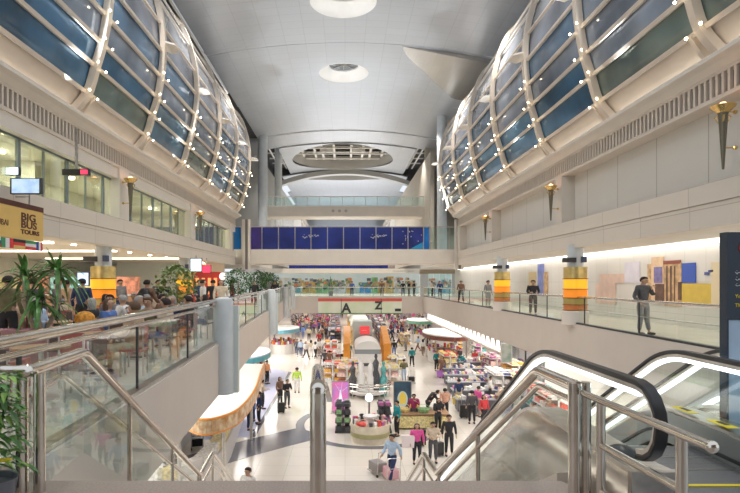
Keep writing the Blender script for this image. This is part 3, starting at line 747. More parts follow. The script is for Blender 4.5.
def escalator(x0, x1, y0, label, stickers=False):
    """x0,x1 = centre lines of the two handrails; y0 = near newel tip"""
    zt = -.74; drop = LZ-MZ; drop = -drop
    path = esc_path(y0, zt, 2.0, drop)
    root = thing('escalator', label, 'escalator')
    base = [p for p in path[8:8+8+6+5+1]]        # upper line only
    for x, sgn in ((x0, 1), (x1, -1)):
        h = ribbon(path, x-.045, x+.045, -.01, .035).build('handrail', black, root, smooth=True, bevel=.01)
        ribbon(path, x-.028, x+.028, .035, .07).build('handrail_guide', steel, h, smooth=True)
        ribbon(base, x-.02, x+.02, .072, .115).build('light_tube', ledw, root)
        if not stickers: ribbon(base, x+sgn*.03-.012, x+sgn*.03+.012, .50, .55).build('base_light', ledw, root)
        # balustrade glass
        inner = base
        n = len(inner); g = MB(); 
        pts = [(y0+.3, zt-.07)]+[(a, b_-.09) for a, b_ in inner]+[]
        for i in range(len(pts)-1):
            (ya, za), (yb, zb) = pts[i], pts[i+1]
            g = MB(); g.add([(x, ya, za), (x, yb-.006, zb), (x, yb-.006, zb-.56), (x, ya, za-.52)], [(0, 1, 2, 3)])
            if yb-ya > .05: g.build('glass_panel', gl_esc, root)
        # newel glass half disc
        g = MB(); cc = (x, y0+.3, zt-.3)
        g.add([cc]+[(x, y0+.3+.24*math.cos(a), zt-.3+.24*math.sin(a)) for a in [PI/2+PI*i/10 for i in range(11)]], [(0, i, i+1) for i in range(1, 11)]); g.build('newel_glass', gl_esc, root)
        deckp = [(y0+.05, zt-.60)]+[(a, b_-.62) for a, b_ in base]
        ribbon(deckp, x-.14, x+.14, 0, .05).build('deck', steel, root, smooth=True)
        # inner skirt
        xs_ = x+sgn*.15
        ribbon(deckp, xs_-.015, xs_+.015, .03, .36).build('skirt', mat('skirt_steel', (.33, .35, .35), .35, .9), root, smooth=True)
        ribbon(deckp, xs_-.01+sgn*.02, xs_+.01+sgn*.02, .22, .25).build('brush', black, root)
        xo = x-sgn*.17
        # outer bulged cladding
        prof = [(x-sgn*.13, .02), (x-sgn*.17, .10), (x-sgn*.19, .3), (x-sgn*.17, .55), (x-sgn*.10, .82), (x+sgn*.05, .98)]
        vs = []; 
        for (a, b_) in deckp:
            for (px, dz) in prof: vs.append((px, a, b_-dz))
        m_ = len(prof); fs = [(i*m_+j, i*m_+j+1, (i+1)*m_+j+1, (i+1)*m_+j) for i in range(len(deckp)-1) for j in range(m_-1)]
        g = MB(); g.add(vs, fs); g.build('outer_cladding', mat('cladding_steel', (.62, .58, .54), .22, .9, var=.06, scale=2), root, smooth=True)
        MB().box(x-.19, x+.19, y0+.04, y0+.1, MZ, zt-.60).build('newel_base', steel, root)
        # dark handrail inlet
        MB().sph((x, y0+.55, zt-.66), .17, 14, 8, sz=.6, sx=.8).build('handrail_inlet', black, root, smooth=True)
    # steps
    sx0, sx1 = x0+.17, x1-.17
    yk = y0+2.0; z = MZ; y = y0+1.2
    MB().box(sx0-.02, sx1+.02, y0-.9, y0+.62, MZ-.12, MZ+.0).build('landing_plate', tread, root)
    MB().box(sx0, sx1, y0+.60, y0+.64, MZ-.05, MZ+.008).build('comb_plate', yellow, root)
    i = 0
    while z > LZ+.1 and i < 60:
        fl = 2 if i < 2 else 0
        if i >= 3: z -= .2 if i > 4 else .1
        z = max(z, LZ)
        ya = y0+.66+i*.345
        s_ = MB(); s_.box(sx0, sx1, ya, ya+.35, z-.24, z); so_ = s_.build('step', tread, root)
        s2 = MB().box(sx0, sx1, ya+.338, ya+.352, z-.02, z+.003); s2.build('step_edge', steel, so_) if i < 12 else None
        i += 1
    MB().prism_x([(y0+.2, MZ-.5), (y0+2.2, MZ-.5), (base[-2][0]-1, LZ+.05), (base[-3][0]-2.4, LZ+.05), (y0+.2, MZ-1.3)], x0+.1, x1-.1).build('truss_casing', mat('casing', (.4, .38, .36), .5), root)
    if stickers:
        for yy, px in ((4.9, 0), (4.05, 0)):
            b = MB(); xx = x1-.17
            zz = zt-.575
            pass
        for yy in (5.75, 5.18):
            zz = zt-.597
            MB().box(x1-.135, x1-.025, yy-.16, yy+.16, zz, zz+.004).build('warning_sticker', yellow, root)
            MB().box(x1-.09, x1-.04, yy-.06, yy+.08, zz+.004, zz+.006).build('pictogram', dark, root)
    return root
escalator(2.21, 3.63, 3.83, 'nearest escalator with black handrails and a round chrome newel', True)
escalator(4.28, 5.7, 3.95, 'second escalator, parallel behind the nearest one')
escalator(6.3, 7.7, 4.1, 'farthest escalator beside the right gallery front')
# landing floor in front of the escalators
struct(MB().box(1.95, 9, -1.5, 4.0, MZ-.25, MZ-.02).build('floor_escalator_landing', tiles('steel_floor', (.5, .48, .45), (.3, .3, .3), .6, .6, rough=.3)))
# pictured sign pylon at the right edge
t = thing('sign_pylon', 'dark blue sign pylon with pale lower half at the right edge', 'sign', (3.99, 5.55, 0))
navy = mat('navy_board', (.02, .035, .06), .35, var=.1)
MB().box(-.15, .12, -.04, .05, -.38, .50).build('board', navy, t, bevel=.004)
MB().box(-.15, .12, -.03, .04, MZ, -.382).build('lower_panel', mat('frosted_blue', (.42, .56, .72), .3, var=.12, scale=2), t)
MB().box(-.17, -.152, -.05, .06, MZ, .50).build('side_profile', navy, t)
b = MB(); cxx, czz = .04, .34
b.tube([(cxx+.075*math.cos(a), -.045, czz+.075*math.sin(a)) for a in [2*PI*i/20 for i in range(20)]], .009, 6, closed=True)
b.build('round_red_emblem', mat('emblem_red', (.75, .08, .08), .4), t)
b = MB(); b.sph((cxx-.0, -.045, czz-.03), .02, 8, 6); b.tube([(cxx, -.045, czz-.02), (cxx+.04, -.045, czz+.03)], .008, 6); b.build('emblem_mark', wt, t)
for i, z in enumerate((.09, .025, -.04)):
    b = MB(); squiggle(b, -.085, z, .075, -.045, 20+i, 0); b.build('white_script', wt, t)
text('yellow_words', 'You w', .052, mat('sign_yellow', (.9, .7, .05), .4), t, XM((-.085, -.043, -.16)))
text('yellow_words', 'The w', .052, MATS['sign_yellow'], t, XM((-.085, -.043, -.25)))
# ============================================================ GALLERY CONTENTS
leafm = mat('leaf_green', (.09, .22, .05), .45, var=.5, scale=6)
leafl = mat('leaf_light', (.25, .42, .08), .45, var=.3, scale=6)
leafd = mat('leaf_dark', (.06, .15, .04), .8, var=.4, scale=8)
trunk = mat('trunk_tan', (.48, .38, .27), .8, var=.25, scale=10)
def strap_leaf(b, o, az, L, w, droop, up=1.0):
    n = 6; vs = []; d = Vector((math.cos(az), math.sin(az), 0)); sd = Vector((-math.sin(az), math.cos(az), 0))
    for i in range(n+1):
        u = i/n; p = Vector(o)+d*(L*u*math.cos(up*.9))+Vector((0, 0, L*u*math.sin(up*.9)-droop*L*u*u)); ww = w*math.sin(PI*min(.97, max(.06, u*.9+.1)))
        vs += [p+sd*ww, p+Vector((0, 0, -ww*.35)), p-sd*ww]
    b.add(vs, [(i*3+j, i*3+j+1, i*3+3+j+1, i*3+3+j) for i in range(n) for j in range(2)])
def dracaena(loc, trunks, label, name='potted_dracaena', leafL=.8, pot=True):
    t = thing(name, label, 'plant', loc)
    tb = MB(); lb = MB()
    for (dx, dy, h, bend) in trunks:
        tb.tube([(dx*.3, dy*.3, .35), (dx*.6+bend, dy, h*.4), (dx-bend*.5, dy, h*.7), (dx, dy, h)], [.06, .05, .045, .04], 8)
        for i in range(40):
            strap_leaf(lb, (dx, dy, h-.12+R.random()*.2), R.random()*2*PI, leafL*(.6+R.random()*.5), .04, .2+R.random()*1.1, R.uniform(-.2, 1.7))
    tb.build('trunk', trunk, t, smooth=True); o = lb.build('foliage', leafm, t, fix=False)
    if pot:
        MB().lathe((0, 0, 0), [(.001, 0), (.24, 0), (.32, .5), (.34, .52), (.28, .5), (.001, .46)], 20).build('pot', mat('pot_grey', (.30, .29, .30), .5), t, smooth=True)
    return t
dracaena((-6.05, 11.0, MZ), [(-.35, 0, 1.78, .05), (.25, .1, 1.85, -.08), (.0, -.1, 1.3, .06)], 'tall potted palm with long drooping strap leaves and two pale trunks', leafL=.8)
def bush(loc, r, h, label, cat='plant', name='ficus_tree', m=None, th=1.0, fruit=None):
    t = thing(name, label, cat, loc); b = MB()
    for i in range(int(900)):
        a = R.random()*2*PI; u = R.uniform(-1, 1); rr = r*(.45+.55*R.random())
        p = Vector((rr*math.cos(a)*math.sqrt(1-u*u), rr*math.sin(a)*math.sqrt(1-u*u), h-r*.6+u*r*.75))
        d = Vector((R.uniform(-1, 1), R.uniform(-1, 1), R.uniform(-.7, .5))).normalized(); s_ = d.cross(Vector((0, 0, 1))).normalized(); L = r*.2
        b.add([p, p+d*L*.5+s_*L*.28, p+d*L, p+d*L*.5-s_*L*.28], [(0, 1, 2, 3)])
    b.build('foliage', m or leafd, t, fix=False)
    MB().tube([(0, 0, .3), (.03, 0, h-r*.6)], .045, 8).build('trunk', trunk, t)
    MB().lathe((0, 0, 0), [(.001, 0), (.22, 0), (.28, .42), (.001, .42)], 16).build('pot', mat('pot_white', (.75, .73, .7), .5), t)
    if fruit:
        b = MB()
        for i in range(22):
            a = R.random()*2*PI; b.sph((r*.9*math.cos(a), r*.9*math.sin(a), h-r*.6+R.uniform(-.5, .5)*r), .045, 6, 4)
        b.build('blossom', fruit, t)
bush((-5.45, 17.8, MZ), .75, 2.05, 'bushy yellow-green potted ficus behind the nearest edge column', m=mat('leaf_mixed', (.30, .38, .08), .5, c2=(.07, .18, .05), scale=7))
bush((-5.75, 29.5, MZ), .85, 2.2, 'dark green potted tree standing left of the third edge column')
bush((-6.3, 40, MZ), .95, 2.3, 'rounded dark green potted tree far along the left gallery')
bush((-7.0, 52, MZ), 1.0, 2.3, 'farthest dark green potted tree on the left gallery')
bush((-7.8, 54, MZ), 1.0, 2.4, 'potted tree half hidden left of the farthest trees')
dracaena((-1.7, 66, MZ), [(0, 0, 1.7, .05), (.4, 0, 1.5, -.05)], 'small golden palm on the back gallery behind the railing', 'potted_palm', .9)
# foreground flowering plant
t = thing('flowering_plant', 'leafy green plant with a yellow flower in the lower left corner', 'plant', (-2.55, 3.95, MZ))
b = MB(); b2 = MB()
for i in range(330):
    a = R.random()*2*PI; z = R.uniform(.3, 1.0); r = R.uniform(.02, .24)*(1.25-z*.55)
    o = (r*math.cos(a), r*math.sin(a), z); (b if R.random() < .6 else b2).v
    strap_leaf(b if R.random() < .6 else b2, o, a+R.uniform(-.6, .6), R.uniform(.07, .14), .02, .7, R.uniform(-.3, 1))
b.build('leaves', leafm, t, fix=False); b2.build('young_leaves', leafl, t, fix=False)
b = MB()
for i in range(9): b.tube([(0, 0, .2), (R.uniform(-.12, .12), R.uniform(-.12, .12), .9)], .008, 5)
b.build('stems', leafd, t)
b = MB()
for i in range(8): strap_leaf(b, (.17, -.12, .4), i*PI/4, .07, .02, .3, .5)
b.build('flower', yellow, t, fix=False)
MB().lathe((0, 0, 0), [(.001, 0), (.13, 0), (.18, .24), (.16, .24), (.15, .2), (.001, .2)], 24).build('pot', mat('pot_slate', (.16, .17, .2), .5), t, smooth=True)
# gold banded pillar sleeves
g1 = mat('gold_satin', (.72, .55, .22), .3, .6, var=.15, scale=4); g2 = mat('amber_bright', (1, .58, .04), .35, .1, emit=(1, .5, .02), es=.35)
g3 = mat('amber_orange', (.95, .33, .03), .35, .1, emit=(1, .25, .02), es=.3); g4 = mat('olive_gold', (.55, .42, .14), .35, .4); g5 = mat('copper_orange', (.72, .25, .08), .4, .2)
wht_p = mat('plinth_white', (.75, .68, .62), .35)
def gold_pillar(px, d, X, label, low=False):
    t = thing('gold_pillar_display', label, 'pillar', (X, d, 0)); r = .44
    z = .58; hs = [.46, .40, .34, .26, .22]
    for h, m in zip(hs, (g1, g2, g3, g4, g5)):
        MB().lathe((0, 0, 0), [(.3, z-h+.02), (r, z-h+.02), (r, z), (.3, z)], 28).build('band', m, t, smooth=True)
        MB().lathe((0, 0, 0), [(.3, z-h-.01), (r+.03, z-h-.01), (r+.03, z-h+.02), (.3, z-h+.02)], 28).build('ring', mat('ring_dark', (.35, .16, .05), .4, .5), t); z -= h
    MB().lathe((0, 0, 0), [(.30, MZ), (.30, 1.45)], 24).build('column', pilar, t, smooth=True)
    MB().box(-.6, -.1, -.35, -.2, .76, .94).build('small_sign', dark, t); MB().box(.12, .3, -.35, -.2, .76, .98).build('small_sign', mat('sign_navy', (.05, .07, .15), .4), t)
    MB().lathe((0, 0, 0), [(.001, MZ+.001), (.5, MZ+.001), (.5, z-.05), (.45, z), (.001, z)], 28).build('plinth', wht_p, t, smooth=True)
gold_pillar(103, 20.6, -9.05, 'gold and orange banded pillar on the left gallery')
gold_pillar(575, 21.5, 9.75-.75, 'gold and orange banded pillar on the right gallery, nearer one'); gold_pillar(502, 31.5, 9.0, 'gold and orange banded pillar on the right gallery, farther one')
gold_pillar(0, 31, -9.05, 'gold banded pillar farther along the left gallery behind people')
# wall torches
def torch(x, y, s, label):
    t = thing('wall_torch', label, 'wall lamp', (x, y, 0)); 
    MB().lathe((0, 0, 0), [(.001, 2.5), (.025, 2.52), (.10, 3.72), (.12, 3.78)], 16).build('stem', mat('bronze', (.22, .20, .15), .35, .8), t, smooth=True)
    MB().lathe((0, 0, 0), [(.1, 3.74), (.13, 3.79), (.24, 3.88), (.26, 3.92), (.23, 3.9), (.1, 3.82)], 20).build('bowl', gold, t, smooth=True)
    b = MB()
    for a in (0, 2.1, 4.2): b.tube([(0, 0, 3.8), (.17*math.cos(a), .17*math.sin(a), 3.68), (.09*math.cos(a), .09*math.sin(a), 3.55)], .014, 6)
    b.build('scroll', gold, t)
    MB().sph((0, 0, 3.93), .10, 10, 6, sz=.8).build('flame_glass', mat('flame_glass', (1, .7, .4), .4, emit=(1, .45, .2), es=5), t, smooth=True)
    for z in (3.8, 3.0): MB().tube([(0, .04, z), (s*.3, .04, z)], .018, 6).sph((s*.3, .04, z), .05, 8, 6).build('bracket', gold, t)
torch(8.42, 12.25, 1, 'brass wall torch nearest on the right wall'); torch(8.42, 22.5, 1, 'brass wall torch in the middle of the right wall'); torch(8.42, 33.0, 1, 'brass wall torch farthest along the right wall')
torch(-8.15, 20.9, -1, 'brass wall torch nearer on the left wall'); torch(-8.15, 31.0, -1, 'brass wall torch farther on the left wall')
# bus tour sign
t = thing('hanging_sign', 'yellow bus tour sign with brown top strip and a row of flags beneath', 'sign', (-8.15, 0, 0))
yy = 14.8
ys_ = mat('sign_mustard', (.78, .52, .16), .5, var=.08, scale=1); brown = mat('sign_brown', (.10, .03, .02), .5)
MB().box(-.05, .03, 11.6, yy, 1.08, 1.86).build('board', ys_, t); MB().box(-.06, .04, 11.6, yy, 1.86, 1.99).build('top_strip', brown, t)
for s_, z, tx in ((.215, 1.56, 'BIG'), (.205, 1.37, 'BUS'), (.12, 1.22, 'TOURS')):
    o = text('lettering', tx, s_*1.25, brown, t, Matrix.Translation((.035, yy-1.03, z)) @ Matrix(((0, 0, 1), (1, 0, 0), (0, 1, 0))).to_4x4() @ Matrix.Diagonal((1.62 if tx != 'TOURS' else 1.72, 1, 1, 1)), bold=.006)
text('lettering', 'DUBAI', .2, brown, t, XM((.035, yy-2.12, 1.36), 'wall_left')); text('lettering', 'CRUISES', .2, brown, t, XM((.035, yy-2.62, 1.62), 'wall_left'))
cols = {'r': mat('flag_red', (.7, .05, .05), .5), 'w': mat('flag_white', (.85, .85, .85), .5), 'g': mat('flag_green', (.05, .3, .12), .5), 'b': mat('flag_blue', (.04, .08, .4), .5), 'k': black, 'y': ys_}
fl = [('h', 'rwr'), ('h', 'wbr'), ('v', 'gwr'), ('h', 'kry'), ('h', 'gwr'), ('v', 'bwr')]
y = yy
for i, (k, cs) in enumerate(reversed(fl)):
    f_ = MB(); w = .50 if i else .3; ms = []
    for j, c in enumerate(cs):
        f_.cur = j; ms.append(cols[c])
        if k == 'h': f_.box(-.03, .02, y-w+.01, y-.01, .83+.235*(2-j)/3, .83+.235*(3-j)/3)
        else: f_.box(-.03, .02, y-w+.01+(w-.02)*j/3, y-w+.01+(w-.02)*(j+1)/3, .83, 1.065)
    f_.build('flag', ms, t); y -= w
for y in (12.2, 14.2): MB().tube([(0, y, 1.99), (0, y, 2.3)], .02, 6).tube([(0, y, 2.2), (-.4, y, 2.2)], .02, 6).build('hanger', steel, t)
# screens and signs on the left
scr = mat('screen_glow', (.3, .5, .8), .3, emit=(.55, .75, 1), es=1.0, c2=(.1, .2, .5), scale=4)
def screen(p0, p1, d, label, m=scr, cat='screen', name='display_screen', hang=None, dpt=.1):
    a = W(p0[0], p0[1], d); b_ = W(p1[0], p1[1], d); t = thing(name, label, cat, ((a.x+b_.x)/2, d, 0)); w = (b_.x-a.x)/2
    MB().box(-w, w, 0, dpt, b_.z, a.z).build('housing', dark, t)
    k = .88; zc = (a.z+b_.z)/2; h = (a.z-b_.z)/2*k; MB().box(-w*k, w*k, -.01, 0, zc-h, zc+h).build('screen', m, t)
    if hang is not None:
        lo, hi = hang
        MB().box(-.03, .03, .02, .08, lo if lo is not None else a.z, hi if hi is not None else b_.z).build('pole', steel, t)
    return t
screen((77, 272), (89, 286), 22.5, 'blue standing screen left of the gold pillar', hang=(MZ, None))
screen((190, 258), (202, 272), 30, 'bright framed screen hanging from the left soffit', hang=(None, 1.45), m=mat('screen_white', (.7, .85, .9), .3, emit=(.75, .92, 1), es=1.0))
screen((202, 265), (211, 273), 33, 'small glowing red sign hanging under the left gallery ceiling', m=mat('red_glow', (.8, .05, .1), .4, emit=(1, .05, .12), es=1), hang=(None, 1.45))
screen((62, 169), (89, 175), 15.4, 'black strip sign with red end inside the glazed office', m=mat('sign_black', (.02, .02, .02), .4), cat='sign', name='strip_sign', hang=(None, 4.3))
screen((80, 169.5), (88, 174.5), 15.3, 'red illuminated end of strip sign in the office', m=MATS['red_glow'], cat='sign', name='red_exit_sign')
screen((10, 178), (41, 194), 13.7, 'pale blue picture display leaning behind the office glass', m=mat('picture_pale', (.65, .78, .85), .4, emit=(.6, .8, 1), es=.5, c2=(.2, .35, .7), scale=3))
screen((5, 167), (19, 175), 14.5, 'small white illuminated sign inside the office at the left edge', m=MATS['screen_white'])
# red shop front
t = thing('clock_shop', 'red shop front with round white clock at the end of the left gallery', 'shop', (0, 40.6, 0))
red = mat('shop_red', (.62, .05, .04), .4, var=.2, scale=1)
MB().box((188-CX)/F*40.6, (220-CX)/F*40.6, 0, .3, MZ, .75).build('front', red, t)
MB().box((188-CX)/F*40.6, (224-CX)/F*40.6, -.05, .3, .75, 1.4).build('sign_band', cream, t)
for i in range(5): MB().box((190+i*6-CX)/F*40.6, (193+i*6-CX)/F*40.6, -.06, 0, -.9, .3).build('lit_niche', mat('warm_niche', (1, .5, .2), .5, emit=(1, .35, .12), es=.7), t)
MB().tube([W(223, 276, .0)+Vector(((223-CX)/F*40.6, -.1, .42)), Vector(((223-CX)/F*40.6, 0, .42))], .26, 20).build('clock', mat('clock_white', (.95, .93, .88), .4, emit=(1, .95, .9), es=.8), t)
# counter and round yellow thing in left gallery
t = thing('shop_counter', 'long dark counter with bright display cases at the back of the left gallery', 'counter', (-14, 26, MZ))
MB().box(-5, 4, 0, 1, 0, 1.0).build('body', mat('counter_wood', (.35, .2, .12), .5), t); MB().box(-5, 4, -.05, 1.05, 1.0, 1.06).build('top', white, t)
for i in range(6): MB().box(-4.7+i*1.5, -3.5+i*1.5, .5, .9, 1.07, 1.9).build('display_case', mat('case_%d' % (i % 3), [(.3, .6, .6), (.8, .75, .4), (.7, .3, .2)][i % 3], .4, var=.4, scale=5), t)
# cafe furniture on the left gallery
wood = mat('table_wood', (.42, .26, .15), .35, var=.15, scale=8); chairm = mat('cafe_chair', (.12, .09, .08), .5); chairr = mat('cafe_chair_red', (.42, .12, .1), .5)
def cafe_table(x, y, label):
    t = thing('cafe_table', label, 'table', (x, y, MZ), 0, 'cafe tables on the left gallery')
    MB().cyl((0, 0), .38, .72, .75, 24).build('tabletop', wood, t); MB().cyl((0, 0), .035, .03, .72, 10).build('pedestal', steel, t); MB().cyl((0, 0), .24, 0, .03, 20).build('base', steel, t); return t
def cafe_chair(x, y, rz, label, m, first=None):
    t = thing('cafe_chair', label, 'chair', (x, y, MZ), rz, 'cafe chairs on the left gallery')
    MB().box(-.21, .21, -.21, .21, .43, .47).build('seat', m, t, bevel=.01)
    MB().box(-.2, .2, .18, .21, .55, .86).build('backrest', m, t, bevel=.01)
    for sx in (-1, 1):
        for sy in (-1, 1): MB().box(sx*.19-.014, sx*.19+.014, sy*.19-.014, sy*.19+.014, 0, .44 if sy < 0 else .84).build('leg', steel, t)
    return t
spots = []
rows = [('cafe row by the railing', 0), ('middle cafe row', 1.9), ('back cafe row', 3.9)]
cn = ['first', 'second', 'third', 'fourth', 'fifth', 'sixth', 'seventh', 'eighth', 'ninth']
for ri, (rn, off) in enumerate(rows):
    for i in range(7 if ri < 2 else 5):
        y = 5.6+i*2.1+ri*.7; x = LX(y)-1.35-off
        if abs(x+6.05) < .9 and abs(y-11) < .9: continue
        if abs(x+5.45) < .9 and abs(y-17.8) < .8: continue
        cafe_table(x, y, '%s round brown cafe table in the %s' % (cn[i], rn))
        for k, (dx, dy, rz) in enumerate(((-.62, 0, PI/2), (.62, 0, -PI/2), (0, .66, 0))):
            if R.random() < .12: continue
            cafe_chair(x+dx, y+dy, rz+R.uniform(-.2, .2), '%s chair at the %s side of the %s table, %s' % (['dark', 'red'][(i+k) % 2], ['wall', 'railing', 'far'][k], cn[i], rn), [chairm, chairr][(i+k) % 2])
            spots.append((x+dx, y+dy, rz, ri, i, k))
# objects on the ledge: basket, orange bag
b = thing('orange_cushion', 'orange woven cushion on a low wall by the left gallery rail', 'cushion', (-5.3, 11.2, -.75)); MB().sph((0, 0, 0), .2, 12, 8, sz=.8).build('pad', mat('orange_wool', (.75, .33, .05), .8, var=.3, scale=20), b)
t = thing('planter_trough', 'low reddish planter box in front of the palm on the left gallery', 'planter', (-6.3, 10.4, MZ)); MB().box(-1.4, 1.6, -.2, .2, 0, .75).build('box', mat('planter_red', (.38, .2, .2), .6, var=.2), t); b = MB()
for i in range(90): strap_leaf(b, (R.uniform(-1.3, 1.5), R.uniform(-.15, .15), .72), R.random()*6.28, .22, .03, .6, .9)
b.build('flowers', mat('pink_flower', (.6, .3, .35), .6, var=.4, scale=10), t, fix=False)
# mural on the right gallery wall
t = thing('wall_mural', 'wall mural of tan towers with a blue square and a yellow block', 'mural', (12.58, 0, 0))
XW = 12.58
def mp(b, px0, px1, py0, py1, dx=0):
    ya = XW*F/(px1-CX); yb = XW*F/(px0-CX); d = (ya+yb)/2
    z1 = -(py0-CY)/F*d; z0 = -(py1-CY)/F*d
    return b.box(-.03-dx, 0, ya, yb, z0, z1)
def mpart(name, m, *r, dx=0):
    b = MB()
    for q in r: mp(b, *q, dx=dx)
    b.build(name, m, t)
mpart('blue_square', mat('mural_blue', (.06, .13, .55), .4), (682.5, 696, 263, 283))
mpart('yellow_block', mat('mural_yellow', (.78, .58, .12), .4, var=.05), (682.5, 712, 283.5, 304))
tan = mat('mural_tan', (.62, .42, .24), .5, var=.3, scale=4); tdk = mat('mural_brown', (.16, .09, .07), .5, var=.3, scale=3)
mpart('tower', tan, (665, 682, 263, 306), (648, 652, 264, 300)); mpart('tower_shadow', tdk, (667, 668.5, 266, 304), (671, 672.5, 266, 304), (675, 676, 266, 304), (656, 665, 284, 304), (679, 682, 282, 300), dx=.01)
mpart('tower_roof', mat('mural_red', (.35, .1, .07), .5), (664.5, 681, 260.5, 264), dx=.02); mpart('peach_tower', mat('mural_peach', (.85, .62, .42), .5, var=.1), (652, 664, 257, 300))
mpart('violet_patch', mat('mural_violet', (.25, .22, .48), .5, var=.2, scale=4), (655, 663, 267, 283), dx=.015)
mpart('bird', mat('mural_navy', (.1, .12, .35), .5), (705, 709, 272, 275), (709, 714, 270, 272))
mpart('cream_block', mat('mural_cream', (.86, .74, .52), .5), (712, 722, 262, 304))
t = thing('wall_mural', 'faint pink and lilac mural behind the walking man on the right gallery wall', 'mural', (XW, 0, 0))
mpart('pink_patch', mat('mural_pink', (.80, .60, .52), .5, var=.08, scale=2), (596, 616, 283, 304), (600, 625, 274, 283))
mpart('pale_patch', mat('mural_pale', (.78, .75, .86), .5, var=.05, scale=2), (625, 640, 262, 283))
t = thing('wall_mural', 'tall blue and brown mural strip left of the nearer gold pillar', 'mural', (XW, 0, 0))
mpart('blue_strip', mat('mural_blue2', (.2, .25, .6), .5, var=.2, scale=2), (538, 544, 264, 296)); mpart('brown_strip', tan, (544, 548, 272, 296)); mpart('gold_figure', mat('mural_gold', (.75, .6, .35), .5), (529, 536, 272, 292))
# cove light over the gallery wall
tag(MB().box(12.3, 12.58, 8, 60, 1.34, 1.44).build('cove_light', mat('cove_white', (1, .98, .92), .5, emit=(1, .95, .85), es=2.4)), 'continuous white cove light above the right gallery wall', 'ceiling light')
# glass entrance on the far right gallery
t = thing('glass_entrance', 'glass entrance with pale interior at the far right of the back gallery', 'entrance', (0, 66, 0))
MB().box((420-CX)/F*66, (428-CX)/F*66, 0, .5, MZ, 1.3).build('pillar', pilar, t); MB().box((452-CX)/F*66, (460-CX)/F*66, 0, .5, MZ, 1.3).build('pillar', pilar, t)
for i in range(4): MB().box((428+i*6-CX)/F*66, (433+i*6-CX)/F*66, .1, .15, MZ, 1.2).build('door_leaf', gl_esc, t)
MB().box((420-CX)/F*66, (460-CX)/F*66, -.1, .6, 1.0, 1.5).build('lintel', mat('bronze_trim', (.45, .36, .25), .4), t)
# back gallery shops (bright, colourful)
t = thing('gallery_shops', 'row of lit colourful shop displays at the back gallery', 'shop', (0, 84, 0))
rr = random.Random(3)
PCG = [mat('back_goods_%d' % i, c, .5, var=.2) for i, c in enumerate([(.75, .3, .15), (.8, .75, .6), (.12, .15, .2), (.2, .35, .2), (.6, .5, .3), (.3, .3, .35)])]
MB().box(-24, 24, 6, 6.2, MZ, 1.5).build('back_wall', mat('shops_back', (.62, .68, .66), .5, emit=(.7, .8, .8), es=.25, c2=(.85, .82, .75), scale=.35), t)
pc = [(.1, .4, .8), (.85, .6, .2), (.3, .7, .3), (.9, .5, .1), (.85, .85, .8), (.2, .5, .6), (.6, .3, .2), (.9, .9, .95)]
spn = [(262, 276, 7), (277, 290, 4), (292, 300, 5), (302, 316, 1), (316, 322, 2), (323, 332, 2), (333, 345, 7), (346, 352, 1), (360, 371, 0), (372, 378, 2), (379, 386, 3), (387, 394, 1), (396, 402, 7), (405, 416, 4), (430, 441, 7), (444, 452, 5)]
for a, b_, c in spn:
    m = mat('shop_panel_%d' % c, pc[c], .5, emit=pc[c], es=.15, c2=tuple(x*.45 for x in pc[c]), scale=.9)
    xa_, xb_ = (a-CX)/F*84, (b_-CX)/F*84; dp = MB().box(xa_, xb_, .6, 2.2, MZ, rr.uniform(-.1, .9)).build('display', m, t)
    g = MB(); ms = [PCG[q] for q in range(6)]
    for q in range(16):
        g.cur = rr.randrange(6); x_ = rr.uniform(xa_, xb_); z_ = rr.uniform(MZ+.6, .5); s_ = rr.uniform(.08, .3); g.box(x_-s_, x_+s_, rr.uniform(-.3, .3), .55, z_-s_*.8, z_+s_*.8)
    o = g.build('goods', ms, dp); o['kind'] = 'stuff'
struct(MB().box(-24, 24, 84, 110, 1.5, 1.6).build('ceiling_back_gallery', offw))
# ============================================================ LOWER HALL
PC = [mat('goods_%d' % i, c, .45, var=.3, scale=9) for i, c in enumerate([(.75, .1, .08), (.85, .8, .75), (.1, .12, .3), (.85, .45, .08), (.12, .4, .4), (.5, .15, .35), (.08, .08, .09), (.8, .65, .3), (.3, .5, .25), (.9, .55, .5)])]
wht = mat('counter_white', (.80, .78, .76), .3); orange = mat('kiosk_orange', (.80, .32, .05), .4, var=.1); amber = mat('kiosk_amber', (.52, .24, .07), .4, c2=(.85, .70, .48), scale=4)
canopy_wht = mat('canopy_white', (.88, .88, .86), .5); teal = mat('kiosk_teal', (.1, .38, .45), .4)  # plain white canopy colour, not emissive
# left kiosk with curved white roof
t = thing('curved_kiosk', 'curved white-roofed kiosk with amber band under the left gallery', 'kiosk', (0, 0, 0))
zr = -4.44
def RP(px, py, z=zr): d = -z*F/(py-CY); return ((px-CX)/F*d, d)
front0 = [RP(*p, z=-4.82) for p in [(186, 424), (190, 430), (200, 434), (215, 433), (235, 425), (248, 412), (256, 398), (260, 384), (264, 372)]]
front = smooth(front0, 4)
poly = [(-8.2, 18.6)]+front+[(-8.2, 30)]
MB().prism_z(poly, zr-.02, zr+.05).build('roof', canopy_wht, t)
band_ = MB()
for i in range(len(front)-1):
    a, c = Vector(front[i]), Vector(front[i+1]); n_ = Vector(((c-a).y, -(c-a).x)).normalized()*.04
    band_.add([(a.x-n_.x, a.y-n_.y, zr-.37), (c.x-n_.x, c.y-n_.y, zr-.37), (c.x-n_.x, c.y-n_.y, zr+.06), (a.x-n_.x, a.y-n_.y, zr+.06), (a.x+n_.x, a.y+n_.y, zr-.37), (c.x+n_.x, c.y+n_.y, zr-.37), (c.x+n_.x, c.y+n_.y, zr+.06), (a.x+n_.x, a.y+n_.y, zr+.06)],
              [(0, 1, 2, 3), (7, 6, 5, 4), (3, 2, 6, 7), (0, 4, 5, 1)])
band_.build('sign_band', amber, t)
